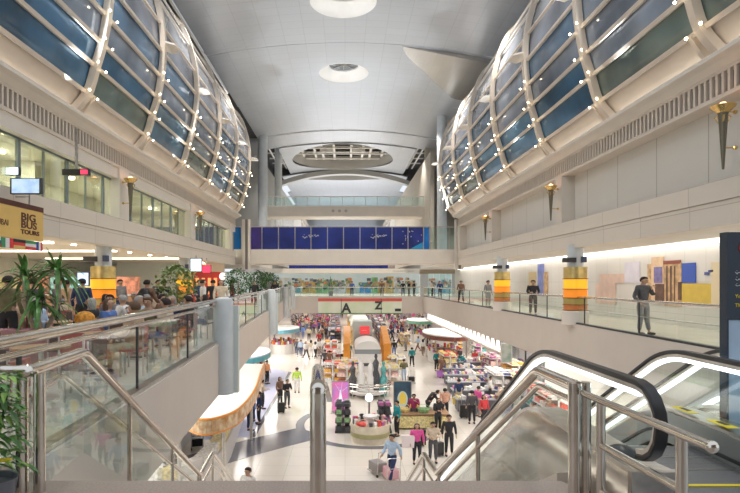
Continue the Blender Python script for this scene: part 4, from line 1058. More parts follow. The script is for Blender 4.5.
MB().tube([(x, y, zr+.08) for x, y in front], .05, 8).build('rim', orange, t); MB().tube([(x, y, zr-.38) for x, y in front], .05, 8).build('rim', orange, t)
for i in (1, 4, 7): MB().cyl((front0[i][0]-.5, front0[i][1]+.5), .07, LZ, zr, 12).build('pole', steel, t)
inn = [(x-1.5, y+1.0) for x, y in front0]
for i in range(len(inn)-1):
    a, c = Vector(inn[i]), Vector(inn[i+1]); L = (c-a).length; an = math.atan2((c-a).y, (c-a).x)
    mcen = (a+c)/2; Mx = Matrix.Rotation(an, 3, 'Z')
    MB().cbox((mcen.x, mcen.y, LZ+.5), (L+.05, .5, 1.0), Mx).build('counter', wht, t)
    MB().cbox((mcen.x, mcen.y, LZ+1.2), (L, .4, .36), Mx).build('display_case', [wht, PC[1], PC[7]][i % 3], t)
MB().box(-8.0, -7.4, 19, 29, LZ, zr).build('back_wall', wht, t)
MB().tube([(-7.9, 19.2, zr+.12), (-7.9, 29.5, zr+.12)], .1, 6).build('roof_pipe', PC[8], t)
# second blue-white kiosk, third round canopy
def small_kiosk(px, py, w, l, label, roofm, bandm, goods=(0, 3), z=-5.0, lz=None):
    p = G(px, py); t = thing('kiosk', label, 'kiosk', (p.x, p.y, LZ)); h = z-LZ
    MB().lathe((0, 0, 0), [(.001, h+.12), (1, h+.1), (1.0, h), (.001, h)], 24, sx=w/2, sy=l/2).build('roof', roofm, t)
    MB().lathe((0, 0, 0), [(.97, h-.35), (1.01, h-.35), (1.01, h), (.97, h)], 24, sx=w/2, sy=l/2).build('sign_band', bandm, t)
    for sx in (-1, 1):
        for sy in (-1, 1): MB().cyl((sx*w*.33, sy*l*.33), .06, 0, h, 8).build('pole', steel, t)
    MB().lathe((0, 0, 0), [(.6, 0), (.75, 0), (.75, 1.0), (.6, 1.0)], 20, sx=w/2, sy=l/2).build('counter', wht, t)
    g = MB(); ms = [PC[goods[0]], PC[goods[1]], PC[1], PC[5]]
    for i in range(26):
        g.cur = i % 4; a = i/26*2*PI; g.cbox((math.cos(a)*.67*w/2, math.sin(a)*.67*l/2, 1.0+.12+(i % 3)*.05), (.22, .22, .25+.1*(i % 3)), Matrix.Rotation(a, 3, 'Z'))
    o = g.build('product_display', ms, t); o['kind'] = 'stuff'
    return t
small_kiosk(250, 382, 3.0, 6.5, 'kiosk with teal band and pale roof beyond the curved kiosk', mat('roof_lilac', (.66, .72, .85), .4), teal, (0, 3), z=-5.4)
small_kiosk(283, 352, 3.6, 6, 'small round white-canopied kiosk under the left gallery, farthest of the left ones', canopy_wht, mat('band_teal2', (.15, .4, .5), .4), (3, 0))
small_kiosk(445, 361, 4.2, 9, 'white-canopied kiosk with dark sign band on the right side of the hall', canopy_wht, mat('band_brown', (.22, .08, .06), .4), (3, 0), z=-4.9)
small_kiosk(420, 341, 3.4, 6, 'small white-roofed kiosk farther back on the right side', canopy_wht, mat('band_green', (.15, .35, .25), .4), (4, 3), z=-4.9)
OCC = []
def gondola(px, py, w, l, h, label, goods, shelves=3, rz=0, body=wht, name='display_shelf', cat='shelf', xy=None):
    p = Vector((xy[0], xy[1], LZ)) if xy else G(px, py); t = thing(name, label, cat, (p.x, p.y, LZ), rz); OCC.append((p.x, p.y, w/2+.3, l/2+.3))
    MB().box(-w/2, w/2, -l/2, l/2, 0, .12).build('base', body, t)
    MB().box(-.04, .04, -l/2, l/2, .12, h).build('spine', body, t)
    for k in range(shelves):
        z = .12+(h-.15)*(k+1)/shelves
        MB().box(-w/2, w/2, -l/2, l/2, z-.03, z).build('shelf', body, t)
    sp_ = t.children[1]
    g = MB(); ms = [PC[q] for q in goods]
    for k in range(shelves+1):
        z = .12+(h-.15)*k/shelves; hh = min(.3, (h-.15)/shelves*.8)
        if k == shelves: hh = .18
        n = max(3, int(l/.34))
        for i in range(n):
            for sx in (-1, 1):
                g.cur = R.randrange(len(ms)); yy = -l/2+(i+.5)*l/n; q = hh*R.uniform(.6, 1)
                g.box(sx*w/4-w*.17, sx*w/4+w*.17, yy-l/n*.38, yy+l/n*.38, z, z+q)
    o = g.build('product_display', ms, sp_); o['kind'] = 'stuff'; return t
# right side table rows
tb = ['nearest', 'second nearest', 'third', 'fourth', 'fifth', 'farthest']
for i, (px, py, w) in enumerate([(484, 412, 3.4), (480, 402, 3.6), (476, 393, 4.0), (472, 385, 4.2), (470, 378, 4.4), (479, 371, 4.4)]):
    p = G(px, py); t = thing('sales_table', '%s long grey sales table with stock on the right side of the hall' % tb[i], 'table', (p.x, p.y, LZ))
    MB().box(-w/2, w/2, -.45, .45, .78, .84).build('tabletop', mat('table_grey', (.42, .45, .50), .35), t)
    MB().box(-w/2+.1, w/2-.1, -.4, .4, .12, .78).build('cabinet', mat('table_dark', (.12, .12, .14), .5), t)
    g = MB(); ms = [PC[q] for q in (1, 1, 2, 9, 5, 7)]
    for k in range(22): g.cur = R.randrange(6); x = -w/2+.1+k*(w-.2)/22; g.box(x, x+.12, R.uniform(-.4, 0), R.uniform(.05, .4), .84, .84+R.uniform(.04, .25))
    o = g.build('product_display', ms, t); o['kind'] = 'stuff'
    MB().box(-.5, .0, -.05, .0, .84, 1.2).build('card_sign', wht, t)
gl_ = [((447, 374), 'red-stocked shelf beside the right hand kiosk', (0, 3, 7)), ((492, 377), 'pink and white stocked shelf under the right gallery', (5, 9, 1)), ((513, 385), 'orange stocked shelf near the escalator under the right gallery', (3, 9, 7)),
       ((455, 352), 'red-brown stocked shelf behind the right hand kiosk', (0, 3, 6)), ((478, 356), 'violet and white stocked shelf beside the pale glass shop', (5, 1, 4)), ((517, 401), 'shelf of mixed goods seen just left of the escalator', (0, 1, 2, 7)),
       ((497, 397), 'shelf of white and navy goods beyond the sales tables', (1, 2, 1)), ((537, 415), 'teal stocked shelf seen between the handrail tubes', (4, 4, 0)), ((548, 425), 'red-stocked shelf seen below the right stair handrail', (0, 1, 9)), ((430, 347), 'low orange stocked shelf at the front of the right kiosk', (3, 7, 1)),
       ((404, 332), 'low stocked shelf far back on the right of the island', (0, 1, 9)), ((415, 329), 'dark stocked shelf far back near the right gallery front', (6, 0, 1))]
for (p, lb, g) in gl_: gondola(p[0], p[1], 1.1, 3.0, 1.7, lb, g)
# dark glass shop box on the right
t = thing('shop_unit', 'pale shop unit with dark framed window under the right gallery', 'shop', (16.2, 45, LZ))
MB().box(-2, 3, -6, 6, 0, 3.6).build('walls', wht, t); MB().box(-2.06, -2, -5.5, 5.5, .4, 2.9).build('window', glass('shop_glass', (.6, .7, .8), .25), t); MB().box(-2.1, -1.98, -6, 6, 2.95, 3.4).build('sign_band', mat('pale_blue', (.6, .66, .8), .4), t)
for y in (-5.9, -2, 2, 5.8): MB().box(-2.1, -2, y, y+.15, 0, 3).build('frame_post', dark, t)
t = thing('wall_picture', 'green-grey framed picture panel hanging near the escalator under the right gallery', 'picture', (0, 0, 0)); a = W(501, 343, 31.5); b_ = W(512, 363, 31.5)
MB().box(a.x, b_.x, 31.5, 31.6, b_.z, a.z).build('frame', steel, t); MB().box(a.x+.05, b_.x-.05, 31.46, 31.5, b_.z+.05, a.z-.05).build('picture', mat('pic_green', (.16, .28, .22), .4, c2=(.5, .55, .5), scale=2), t)
MB().tube([(a.x+.05, 31.55, a.z), (a.x+.05, 31.55, -2.15)], .015, 6).tube([(b_.x-.05, 31.55, a.z), (b_.x-.05, 31.55, -2.15)], .015, 6).build('hanger', steel, t)
# row of scalloped wall lights under the right front
b = thing('scalloped_light_row', 'row of pointed white lights beneath the right gallery front', 'light')
sc = mat('scallop', (.95, .95, .93), .4, emit=(1, .98, .95), es=.5)
for i in range(24):
    y = 33+i*1.2
    MB().prism_x([(y-.3, -4.05), (y+.3, -4.05), (y+.16, -3.65), (y, -3.45), (y-.16, -3.65)], 9.1, 9.25).build('light', sc, b)
MB().box(9.02, 9.3, 32, 62, -4.2, -4.1).build('ledge', fas, b)
# ---------------- central island
t = thing('round_counter', 'round perfume counter with red goods nearest in the central island', 'counter', (G(371, 446).x, G(371, 446).y+.9, LZ))
MB().lathe((0, 0, 0), [(.6, 0), (.88, 0), (.95, .8), (.95, .85), (.6, .85)], 32).build('counter', mat('counter_cream', (.78, .70, .55), .35, var=.1), t, smooth=True)
MB().lathe((0, 0, 0), [(.93, .3), (.945, .3), (.955, .5), (.94, .5)], 32).build('band', mat('olive_band', (.45, .42, .2), .4), t)
g = MB(); ms = [PC[q] for q in (0, 5, 9, 6, 1)]
for i in range(24): g.cur = i % 5; a = i/24*2*PI; g.cbox((math.cos(a)*.78, math.sin(a)*.78, .94), (.14, .16, .16+.1*(i % 3)), Matrix.Rotation(a, 3, 'Z'))
o = g.build('product_display', ms, t); o['kind'] = 'stuff'
MB().lathe((0, 0, 0), [(.001, .0), (.25, 0), (.2, 1.1), (.35, 1.12), (.35, 1.2), (.001, 1.2)], 20).build('centre_stand', wht, t)
tag(MB().sph((G(371, 446).x-.35, G(371, 446).y+.22, LZ+.97), .2, 14, 8, sz=.6).build('red_bowl', PC[0], smooth=True), 'red rounded bowl on the front of the round perfume counter', 'bowl')
tag(MB().sph((1.22, 27.8, LZ+1.75), .2, 16, 10).build('globe_lamp', mat('globe_white', (1, 1, 1), .4, emit=(1, .98, .95), es=1.2), smooth=True), 'white globe lamp on top of the stand behind the round counter', 'lamp')
tag(MB().cyl((1.22, 27.8), .05, LZ, LZ+1.56, 10).build('lamp_stand', steel), 'steel stand under the white globe lamp', 'stand')
gondola(0, 0, .8, 1.0, 1.4, 'dark clothes-coloured display left of the globe lamp', (6, 8, 6), xy=(-.1, 28.1), body=dark); gondola(0, 0, .7, 1.0, 1.4, 'brown and pink display right of the globe lamp', (6, 5, 6), xy=(2.0, 28.1), body=dark)
# poster stands
def poster(px, py, w, h, label, bgm, mid):
    p = G(px, py); t = thing('poster_stand', label, 'poster', (p.x, p.y, LZ))
    MB().box(-w/2, w/2, 0, .1, .05, h).build('frame', steel, t); MB().box(-w/2-.05, w/2+.05, -.15, .25, 0, .06).build('base', steel, t); MB().box(-w/2+.04, w/2-.04, -.02, 0, .1, h-.05).build('poster', bgm, t)
    mid(t)
def m1(t):
    MB().prism_y([(-.2, .35), (.2, .35), (.07, 1.0), (.03, 1.35), (-.03, 1.35), (-.07, 1.0)], -.04, -.02).build('bottle_picture', mat('poster_pale', (.75, .80, .95), .4, emit=(.7, .8, 1), es=.4), t)
    b = MB(); b.tube([(-.3, -.03, 1.7), (0, -.03, 1.2), (.38, -.03, 1.5)], .015, 5); b.tube([(-.2, -.03, .4), (-.35, -.03, .7), (0, -.03, 1.0), (.1, -.03, 1.8)], .012, 5); b.build('light_streak', mat('streak', (.9, .85, 1), .4), t)
def m2(t):
    ho = MB().lathe((0, 0, 0), [(.001, 0), (1, 0)], 20).build('pale_halo', mat('halo', (.62, .75, .74), .5), t)
    ho.data.transform(Matrix.Translation((0, -.03, .85)) @ Matrix.Rotation(PI/2, 4, 'X') @ Matrix.Diagonal((.30, .48, 1, 1)))
    MB().prism_y([(-.16, .6), (.16, .6), (.2, 1.0), (.08, 1.25), (-.08, 1.25), (-.2, 1.0)], -.06, -.045).build('bottle_picture', mat('poster_gold', (.90, .68, .12), .4), t)
poster(340.5, 413, 1.0, 1.85, 'tall purple and pink perfume poster stand', mat('poster_purple', (.50, .22, .62), .3, c2=(.85, .15, .35), scale=1.6, emit=(.6, .25, .6), es=.25), m1)
poster(402.5, 414, 1.05, 1.9, 'tall dark blue perfume poster with golden bottle', mat('poster_blue', (.03, .06, .11), .5, c2=(.06, .14, .20), scale=1.6), m2)
# silver ring display
p = G(369, 402); t = thing('ring_display', 'silver ringed fashion display with white figures in the central island', 'display', (p.x, p.y+1.6, LZ))
for z, r in ((.55, 1.45), (.85, 1.5), (1.0, 1.5)): MB().tube([(r*math.cos(a), r*.9*math.sin(a), z) for a in [2*PI*i/28 for i in range(28)]], .045, 8, closed=True).build('ring', chrome, t)
for i in range(8): a = i*PI/4; MB().cyl((1.45*math.cos(a), 1.3*math.sin(a)), .03, 0, 1.0, 8).build('post', steel, t)
for x, h, m in ((-1.0, 2.3, PC[6]), (-.45, 2.6, wht), (.2, 2.5, wht), (.55, 2.8, PC[6]), (1.05, 2.3, PC[4])):
    MB().lathe((x, .3, 0), [(.001, 0), (.22, 0), (.26, h*.5), (.14, h*.62), (.2, h*.8), (.07, h*.88), (.11, h*.94), (.08, h), (.001, h)], 14).build('dressed_form', m, t, smooth=True)
MB().lathe((0, 0, 0), [(.001, .3), (1.2, .3), (1.2, .4), (.001, .4)], 24).build('platform', wht, t)
# white box kiosk with rounded roof and red sign
p = G(368, 372); t = thing('island_kiosk', 'white box kiosk with curved roof and red sign in the central island', 'kiosk', (p.x, p.y+2, LZ))
MB().box(-1.25, 1.15, -2, 2.5, 0, 1.5).build('counter', wht, t); MB().box(-1.2, -.8, -2.03, -2, .4, .8).build('small_sign', PC[2], t); MB().box(-.6, .4, -2.03, -2, .5, .75).build('small_sign', PC[6], t)
MB().prism_y([(-1.1, 1.9)]+[(1.1*math.cos(a), 1.9+.7*math.sin(a)) for a in [PI-PI*i/12 for i in range(13)]], -2, 3).build('roof', canopy_wht, t, smooth=True)
MB().box(-1.1, 1.1, -1.9, 3, 1.5, 1.9).build('glazing', mat('kiosk_pane', (.35, .38, .4), .15), t)
MB().box(-.55, .35, 3.05, 3.15, 2.7, 3.45).build('red_sign', mat('red_sign', (.80, .06, .07), .4, emit=(1, .1, .1), es=.3), t)
b = MB(); squiggle(b, -.4, 3.05, .22, 3.03, 5, 0); b.build('white_script', wt, t)
MB().box(-1.15, .6, 3.2, 5, 0, 3.9).build('rear_block', mat('rear_grey', (.52, .58, .56), .4), t)
for sx in (-1, 1):
    t = thing('orange_portal', 'orange stepped portal frame on the %s of the white box kiosk' % ('left' if sx < 0 else 'right'), 'portal', (1.7+(1.9 if sx > 0 else -1.55), p.y+2, LZ))
    MB().box(-.3, .3, -1.98, -1.4, 0, 2.3).build('post', orange, t); MB().box(-.3, .3, 3, 3.6, 0, 3.4).build('post', orange, t)
    MB().prism_x([(-2, 2.4), (-2, 2.0), (3, 3.0), (3.6, 3.4), (3, 3.5)], -.28, .28).build('sloping_beam', orange, t); MB().box(-.8 if sx < 0 else -.3, .3 if sx < 0 else .8, -2.2, -1.3, 0, 1.0).build('counter', PC[7], t)
# long island roofs beyond
for i, (y, w, h) in enumerate([(68, 2.4, 3.2), (80, 2.8, 3.0), (93, 3.0, 2.8)]):
    t = thing('island_roof_unit', ['pale grey-green island stand behind the red sign', 'longer pale island stand in the middle distance', 'farthest pale island stand below the banner'][i], 'kiosk', (1.9, y, LZ))
    MB().prism_y([(-w/2, h*.75), (-w/2*.7, h), (w/2*.7, h), (w/2, h*.75)], -4.5, 4.5).build('roof', mat('roof_sage', (.62, .66, .58), .5), t); MB().box(-w/2+.2, w/2-.2, -4.4, 4.4, 0, h*.75).build('body', PC[1], t)
    g = MB(); ms = [PC[0], PC[3], PC[6], PC[1]]
    for k in range(40):
        g.cur = k % 4; s_ = -1 if k % 2 else 1; g.box(s_*(w/2-.1)-.12, s_*(w/2-.1)+.12, -4.3+k//2*.44, -4.0+k//2*.44, .3, 1.2+.4*(k % 3))
    o = g.build('product_display', ms, t); o['kind'] = 'stuff'
lr = ['left', 'right']
for k, sx in enumerate((-1, 1)):
    for i, y in enumerate((72.5, 82, 91.5, 101)):
        gondola(0, 0, 1.4, 8, 1.5, '%s long dark stocked counter on the %s side of the island' % (['nearest', 'second', 'third', 'farthest'][i], lr[k]), (6, 6, 0, 2, 1), xy=(1.9+sx*(3.1+i*.2), y), body=dark)
for k, (px, py, g, lb) in enumerate([(347, 384, (0, 7, 9), 'red and yellow stocked stand left of the ring display'), (333, 380, (0, 3, 1), 'low orange stocked stand behind the purple poster'), (350, 377, (7, 1, 0), 'cream stocked stand between orange portal and ring display'), (389, 384, (7, 9, 1), 'cream stocked stand right of the ring display'), (396, 372, (1, 7, 7), 'pale stocked stand right of the white box kiosk'), (334, 366, (0, 9, 1), 'red stocked stand left of the orange portal'),
                                 (404, 345, (7, 3, 1), 'beige stand on the right aisle by the island'), (331, 354, (3, 1, 0), 'orange stand by the curved floor line')]):
    gondola(px, py, 1.5, 1.8, 1.35, lb, g, name='stock_stand', cat='stand', shelves=2)
# baskets table near the group on the right
p = G(412, 428); t = thing('promotion_table', 'wooden promotion table with baskets in front of the blue poster', 'table', (p.x+.4, p.y+.3, LZ)); MB().box(-1.3, 1.5, -.7, .8, .75, .82).build('tabletop', wood, t)
for sx in (-1.2, 1.35):
    for sy in (-.6, .7): MB().box(sx-.04, sx+.04, sy-.04, sy+.04, 0, .75).build('leg', wood, t)
MB().box(-1.25, 1.45, -.68, .78, .1, .7).build('cloth_skirt', PC[7], t)
for i, (dx, dy, m, lb) in enumerate(((-.8, -.2, PC[7], 'yellow basket on the left of the promotion table'), (.2, -.3, PC[8], 'dark green basket in the middle of the promotion table'), (.9, .2, PC[1], 'white basket on the right of the promotion table'), (-.2, .4, PC[3], 'orange basket at the back of the promotion table'))):
    t2 = thing('basket', lb, 'basket', (p.x+.4+dx, p.y+.3+dy, LZ+.82)); MB().lathe((0, 0, 0), [(.001, 0), (.24, 0), (.33, .2), (.30, .2), (.22, .03), (.001, .03)], 18).build('bowl', m, t2); MB().tube([(.3*math.cos(a), 0, .2+.22*math.sin(a)) for a in [PI*i/10 for i in range(11)]], .012, 6).build('handle', m, t2)
# luggage
def suitcase(px, py, label, m=black, rz=0, big=False):
    p = G(px, py); t = thing('suitcase', label, 'suitcase', p, rz); s = 1.25 if big else 1
    MB().box(-.2*s, .2*s, -.12*s, .12*s, .06, .6*s).build('shell', m, t, bevel=.03)
    MB().tube([(-.12, .1, .58*s), (-.12, .1, .95*s), (.12, .1, .95*s), (.12, .1, .58*s)], .012, 6).build('pull_handle', steel, t)
    for sx in (-1, 1):
        for sy in (-1, 1): MB().sph((sx*.15, sy*.08, .035), .035, 8, 6).build('wheel', black, t.children[0])
suitcase(281, 413, 'black suitcase lying beside the couple on the left aisle', rz=.4); suitcase(464, 418, 'black suitcase standing behind the man in black jacket', big=True); suitcase(439, 456, 'dark suitcase beside the beige-clad person at the stairs foot', rz=.5)
suitcase(420, 446, 'dark suitcase left of the woman in pink top', rz=.2, big=True); suitcase(451, 381, 'red-purple suitcase by the sales tables', PC[5], .4); suitcase(457, 385, 'red suitcase near the sales tables', PC[0], .2)
def trolley(px, py, label, rz, bagm, name='luggage_trolley', cat='trolley'):
    p = G(px, py); t = thing(name, label, cat, p, rz); fr_ = MB()
    fr_.tube([(-.25, .4, .12), (-.25, -.35, .12), (-.25, -.45, 1.0), (.25, -.45, 1.0), (.25, -.35, .12), (.25, .4, .12), (-.25, .4, .12)], .018, 6).tube([(-.25, -.42, .6), (.25, -.42, .6)], .015, 6).tube([(-.25, 0, .12), (.25, 0, .12)], .015, 6)
    fr_.build('frame', steel, t); 
    for x, y in ((-.25, -.35), (.25, -.35), (0, .4)): MB().tube([(x-.02, y, .06), (x+.02, y, .06)], .06, 10).build('wheel', black, t)
    MB().box(-.24, .24, -.3, .35, .15, .5).build('basket', bagm, t, bevel=.03); return t
trolley(378, 474, 'folding pushchair trolley left of the white-shirted man', .5, mat('trolley_grey', (.3, .28, .28), .5), 'pushchair', 'pushchair')
trolley(391, 481, 'low trolley with pink bag at the white-shirted man\'s feet', .2, mat('pink_bag', (.75, .4, .45), .6)); trolley(411, 383, 'trolley pushed by the olive-jacketed man', 0, black); trolley(218, 434, 'grey round bin cart on the lilac floor before the kiosk', 0, mat('cart_grey', (.3, .3, .32), .5)); trolley(197, 448, 'metal cart by the near corner of the curved kiosk', .3, black)
# grey-blue rope barrier posts near foot of stairs
# back and side walls of the lower hall
lw_ = mat('lower_wall', (.62, .58, .55), .5, c2=(.45, .42, .42), scale=.4)
struct(MB().box(-24, -23.8, 6, 110, LZ, MZ-.5).build('wall_lower_left', lw_)); struct(MB().box(22, 22.2, 6, 110, LZ, MZ-.5).build('wall_lower_right', mat('lower_wall_r', (.75, .70, .68), .5, c2=(.62, .58, .60), scale=.4)))
struct(MB().box(-24, 24, 118, 118.3, LZ, 4).build('wall_lower_far', mat('lower_wall_f', (.70, .62, .58), .5, c2=(.35, .25, .25), scale=.8)))
# ============================================================ PEOPLE
def skin_mesh(name, chains, root=0, sub=1, flat=None):
    """chains: list of [(x,y,z,r)...]; first point of later chains may be an index into the point list"""
    V = []; E = []; Rr = []
    for ch in chains:
        prev = None
        for p in ch:
            if isinstance(p, int): prev = p; continue
            V.append(p[:3]); Rr.append(p[3]); i = len(V)-1
            if prev is not None: E.append((prev, i))
            prev = i
    me = bpy.data.meshes.new(name); me.from_pydata(V, E, [])
    o = bpy.data.objects.new(name, me); col.objects.link(o)
    sk_ = o.modifiers.new('skin', 'SKIN'); sk_.use_smooth_shade = True
    if not me.skin_vertices: me.attributes.new('skin', 'FLOAT', 'POINT') if False else None
    for i, sv in enumerate(me.skin_vertices[0].data): sv.radius = (Rr[i], Rr[i]); sv.use_root = (i == root)
    if sub: s_ = o.modifiers.new('sub', 'SUBSURF'); s_.levels = sub; s_.render_levels = sub
    bpy.context.view_layer.update(); dg = bpy.context.evaluated_depsgraph_get()
    out = bpy.data.meshes.new_from_object(o.evaluated_get(dg)); out.name = name
    bpy.data.objects.remove(o); bpy.data.meshes.remove(me)
    for p in out.polygons: p.use_smooth = True
    if flat:
        for v in out.vertices:
            z = v.co.z
            if flat[0] < z < flat[1] and abs(v.co.x) < .24: v.co.y = flat[2]+(v.co.y-flat[2])*.72
    return out
def L3(a, b, t): return tuple(a[i]+(b[i]-a[i])*t for i in range(3))
def pose_joints(pose):
    J = dict(pel=(0, 0, .95), spi=(0, .0, 1.15), che=(0, 0, 1.36), nec=(0, 0, 1.49), hd=(0, -.02, 1.63), top=(0, -.01, 1.72),
             shL=(.18, 0, 1.42), elL=(.24, .02, 1.14), wrL=(.25, -.06, .90), shR=(-.18, 0, 1.42), elR=(-.24, .02, 1.14), wrR=(-.25, -.06, .90),
             hiL=(.09, 0, .90), knL=(.10, -.02, .49), anL=(.11, .02, .09), hiR=(-.09, 0, .90), knR=(-.10, -.02, .49), anR=(-.11, .02, .09))
    if pose == 'walk':
        J.update(knL=(.09, -.17, .50), anL=(.10, -.30, .10), knR=(-.09, .06, .50), anR=(-.10, .34, .17), elL=(.24, .14, 1.17), wrL=(.25, .17, .92), elR=(-.24, -.06, 1.16), wrR=(-.23, -.27, 1.0))
    elif pose == 'hold':
        J.update(elL=(.24, -.04, 1.15), wrL=(.12, -.30, 1.14), elR=(-.24, -.04, 1.15), wrR=(-.12, -.30, 1.14), hd=(0, -.06, 1.62), top=(0, -.07, 1.71))
    elif pose == 'phone':
        J.update(elL=(.25, -.10, 1.20), wrL=(.10, -.24, 1.40), elR=(-.24, .05, 1.14), wrR=(-.20, -.12, .96), anL=(.15, -.05, .09), hd=(0, -.05, 1.62), top=(0, -.06, 1.71))
    elif pose == 'lean':
        J.update(spi=(0, -.08, 1.13), che=(0, -.22, 1.28), nec=(0, -.32, 1.36), hd=(0, -.44, 1.42), top=(0, -.50, 1.49), shL=(.18, -.25, 1.31), shR=(-.18, -.25, 1.31), elL=(.22, -.40, 1.08), wrL=(.16, -.58, .95), elR=(-.22, -.40, 1.08), wrR=(-.16, -.58, .95))
    elif pose == 'sit':
        d = -.47
        for k in ('pel', 'spi', 'che', 'nec', 'hd', 'top', 'shL', 'shR'): J[k] = (J[k][0], J[k][1], J[k][2]+d+.02)
        J.update(hiL=(.09, 0, .50), hiR=(-.09, 0, .50), knL=(.12, -.44, .50), anL=(.12, -.42, .09), knR=(-.12, -.44, .50), anR=(-.12, -.42, .09), elL=(.25, -.05, .74), wrL=(.14, -.30, .74), elR=(-.25, -.05, .74), wrR=(-.14, -.30, .74))
    return J
def foot_of(J, s):
    a = J['an'+s]; return (a[0], a[1]-.14, a[2]-.05)
PROTO = {}
skm = mat('skin_tone', (.52, .32, .22), .5, var=.05, scale=6)
def build_proto(pose, robe=False):
    key = (pose, robe)
    if key in PROTO: return PROTO[key]
    J = pose_joints(pose); w = lambda k, r: (*J[k], r)
    ch = [[w('pel', .125), w('spi', .115), w('che', .14), w('nec', .058), (*L3(J['nec'], J['hd'], .45), .055), w('hd', .098), w('top', .07)]]
    n = 7
    idx = {'pel': 0, 'che': 2, 'hd': 5}
    for s in 'LR':
        hand = tuple(J['wr'+s][i]+(J['wr'+s][i]-J['el'+s][i])*.32 for i in range(3))
        ch.append([idx['che'], w('sh'+s, .062), (*L3(J['sh'+s], J['el'+s], .5), .048), w('el'+s, .04), w('wr'+s, .026), (*hand, .034)])
    for s in 'LR':
        f_ = foot_of(J, s)
        ch.append([idx['pel'], w('hi'+s, .088), (*L3(J['hi'+s], J['kn'+s], .45), .075), w('kn'+s, .054), (*L3(J['kn'+s], J['an'+s], .35), .05), w('an'+s, .035), (f_[0], f_[1], f_[2]+.02, .032)])
    flat = (.85, 1.5, 0) if pose not in ('lean', 'sit') else None
    body = skin_mesh('body', ch, 0, 1, flat)
    # nose, ears, fingers rooted inside the surface
    b = MB(); h = Vector(J['hd']); fw = Vector((0, -1, 0))
    b.tube([h+Vector((0, -.07, .03)), h+Vector((0, -.112, -.01))], [.008, .016], 6)
    for sx in (-1, 1): b.sph(h+Vector((sx*.088, .005, 0)), .022, 6, 4, sz=1.4, sx=.5)
    for s, sx in (('L', 1), ('R', -1)):
        a = Vector(J['wr'+s]); e = Vector(J['el'+s]); d = (a-e).normalized(); side_ = Vector((0, -1, 0)) if abs(d.z) > .6 else Vector((0, 0, 1))
        base = a+d*.085; inw = Vector((-sx, 0, 0))
        for k in range(4):
            o_ = side_*(.024-.016*k); L = (.05, .058, .054, .04)[k]
            b.tube([base+o_, base+o_+d*L*.6, base+o_+d*L+inw*.012], [.009, .008, .006], 5)
        b.tube([a+d*.03+side_*.02, a+d*.055+side_*.05, a+d*.08+side_*.055+inw*.01], [.011, .009, .007], 5)
    tmp = bpy.data.meshes.new('t'); tmp.from_pydata(b.v, [], b.f)
    bm = bmesh.new(); bm.from_mesh(body); bm.from_mesh(tmp); bm.to_mesh(body); bm.free(); bpy.data.meshes.remove(tmp)
    body.materials.clear(); body.materials.append(skm)
    parts = {'body': body}
    eyes = MB()
    for sx in (-1, 1): eyes.sph(h+Vector((sx*.034, -.082, .022)), .011, 6, 4)
    eyes.box(h.x-.025, h.x+.025, h.y-.093, h.y-.085, h.z-.052, h.z-.045)
    def mm(mb, nm):
        me = bpy.data.meshes.new(nm); me.from_pydata(mb.v, [], mb.f); me.materials.append(dark)
        for p in me.polygons: p.use_smooth = True
        return me
    parts['face_features'] = mm(eyes, 'face_features')
    # top garment
    g = 1.13
    up = [[(*J['pel'][:2], J['pel'][2]-.09, .16), w('spi', .135), (*J['che'], .165), (*L3(J['che'], J['nec'], .6), .12), (*L3(J['che'], J['nec'], 1.0), .075)]]
    for s in 'LR': up.append([2, w('sh'+s, .092), (*L3(J['sh'+s], J['el'+s], .5), .062), w('el'+s, .054), (*L3(J['el'+s], J['wr'+s], .9), .042)])
    parts['shirt'] = skin_mesh('shirt', up, 0, 1, flat)
    if robe:
        c = J['pel']; rb = MB()
        rb.lathe((0, 0, 0), [(.17, 1.15), (.19, .95), (.22, .6), (.27, .2), (.30, .07), (.27, .07)], 16, sy=.85 if pose != 'walk' else 1.1)
        parts['robe'] = mm(rb, 'robe')
    else:
        lo = [[(*J['pel'][:2], J['pel'][2]+.13, .14), (*J['pel'][:2], J['pel'][2]+.02, .15)]]
        for s in 'LR': lo.append([1, w('hi'+s, .10), (*L3(J['hi'+s], J['kn'+s], .45), .087), w('kn'+s, .068), (*L3(J['kn'+s], J['an'+s], .9), .055)])
        parts['trousers'] = skin_mesh('trousers', lo, 0, 1, flat)
    sh = MB()
    for s in 'LR':
        a = J['an'+s]; z0 = a[2]-.09
        sh.sph((a[0], a[1]-.07, z0+.045), .06, 10, 6, sz=.75, sx=.8, sy=2.2)
    parts['shoes'] = mm(sh, 'shoes')
    hr = MB(); hr.lathe(h+Vector((0, .012, .025)), [(.001, .105), (.05, .096), (.085, .06), (.103, .01), (.1, -.03), (.085, -.05)], 14, sy=1.08)
    hb = MB(); hb.lathe(h+Vector((0, .035, -.0)), [(.001, .11), (.06, .1), (.1, .05), (.108, -.05), (.1, -.2), (.06, -.26), (.001, -.27)], 14, sy=.8)
    # short hair shifted back so the face stays clear
    for q in range(len(hr.v)):
        v = hr.v[q]; 
        if v[2]-h.z < .035 and v[1] < h.y-.02: hr.v[q] = (v[0], h.y-.0+ (v[1]-h.y)*.1, v[2])
    parts['hair'] = mm(hr, 'hair')
    for q in range(len(hb.v)):
        v = hb.v[q]
        if v[1] < h.y-.01 and v[2]-h.z < .06: hb.v[q] = (v[0], h.y+.0, v[2])
    parts['long_hair'] = mm(hb, 'long_hair')
    PROTO[key] = parts; return parts
CL = {}
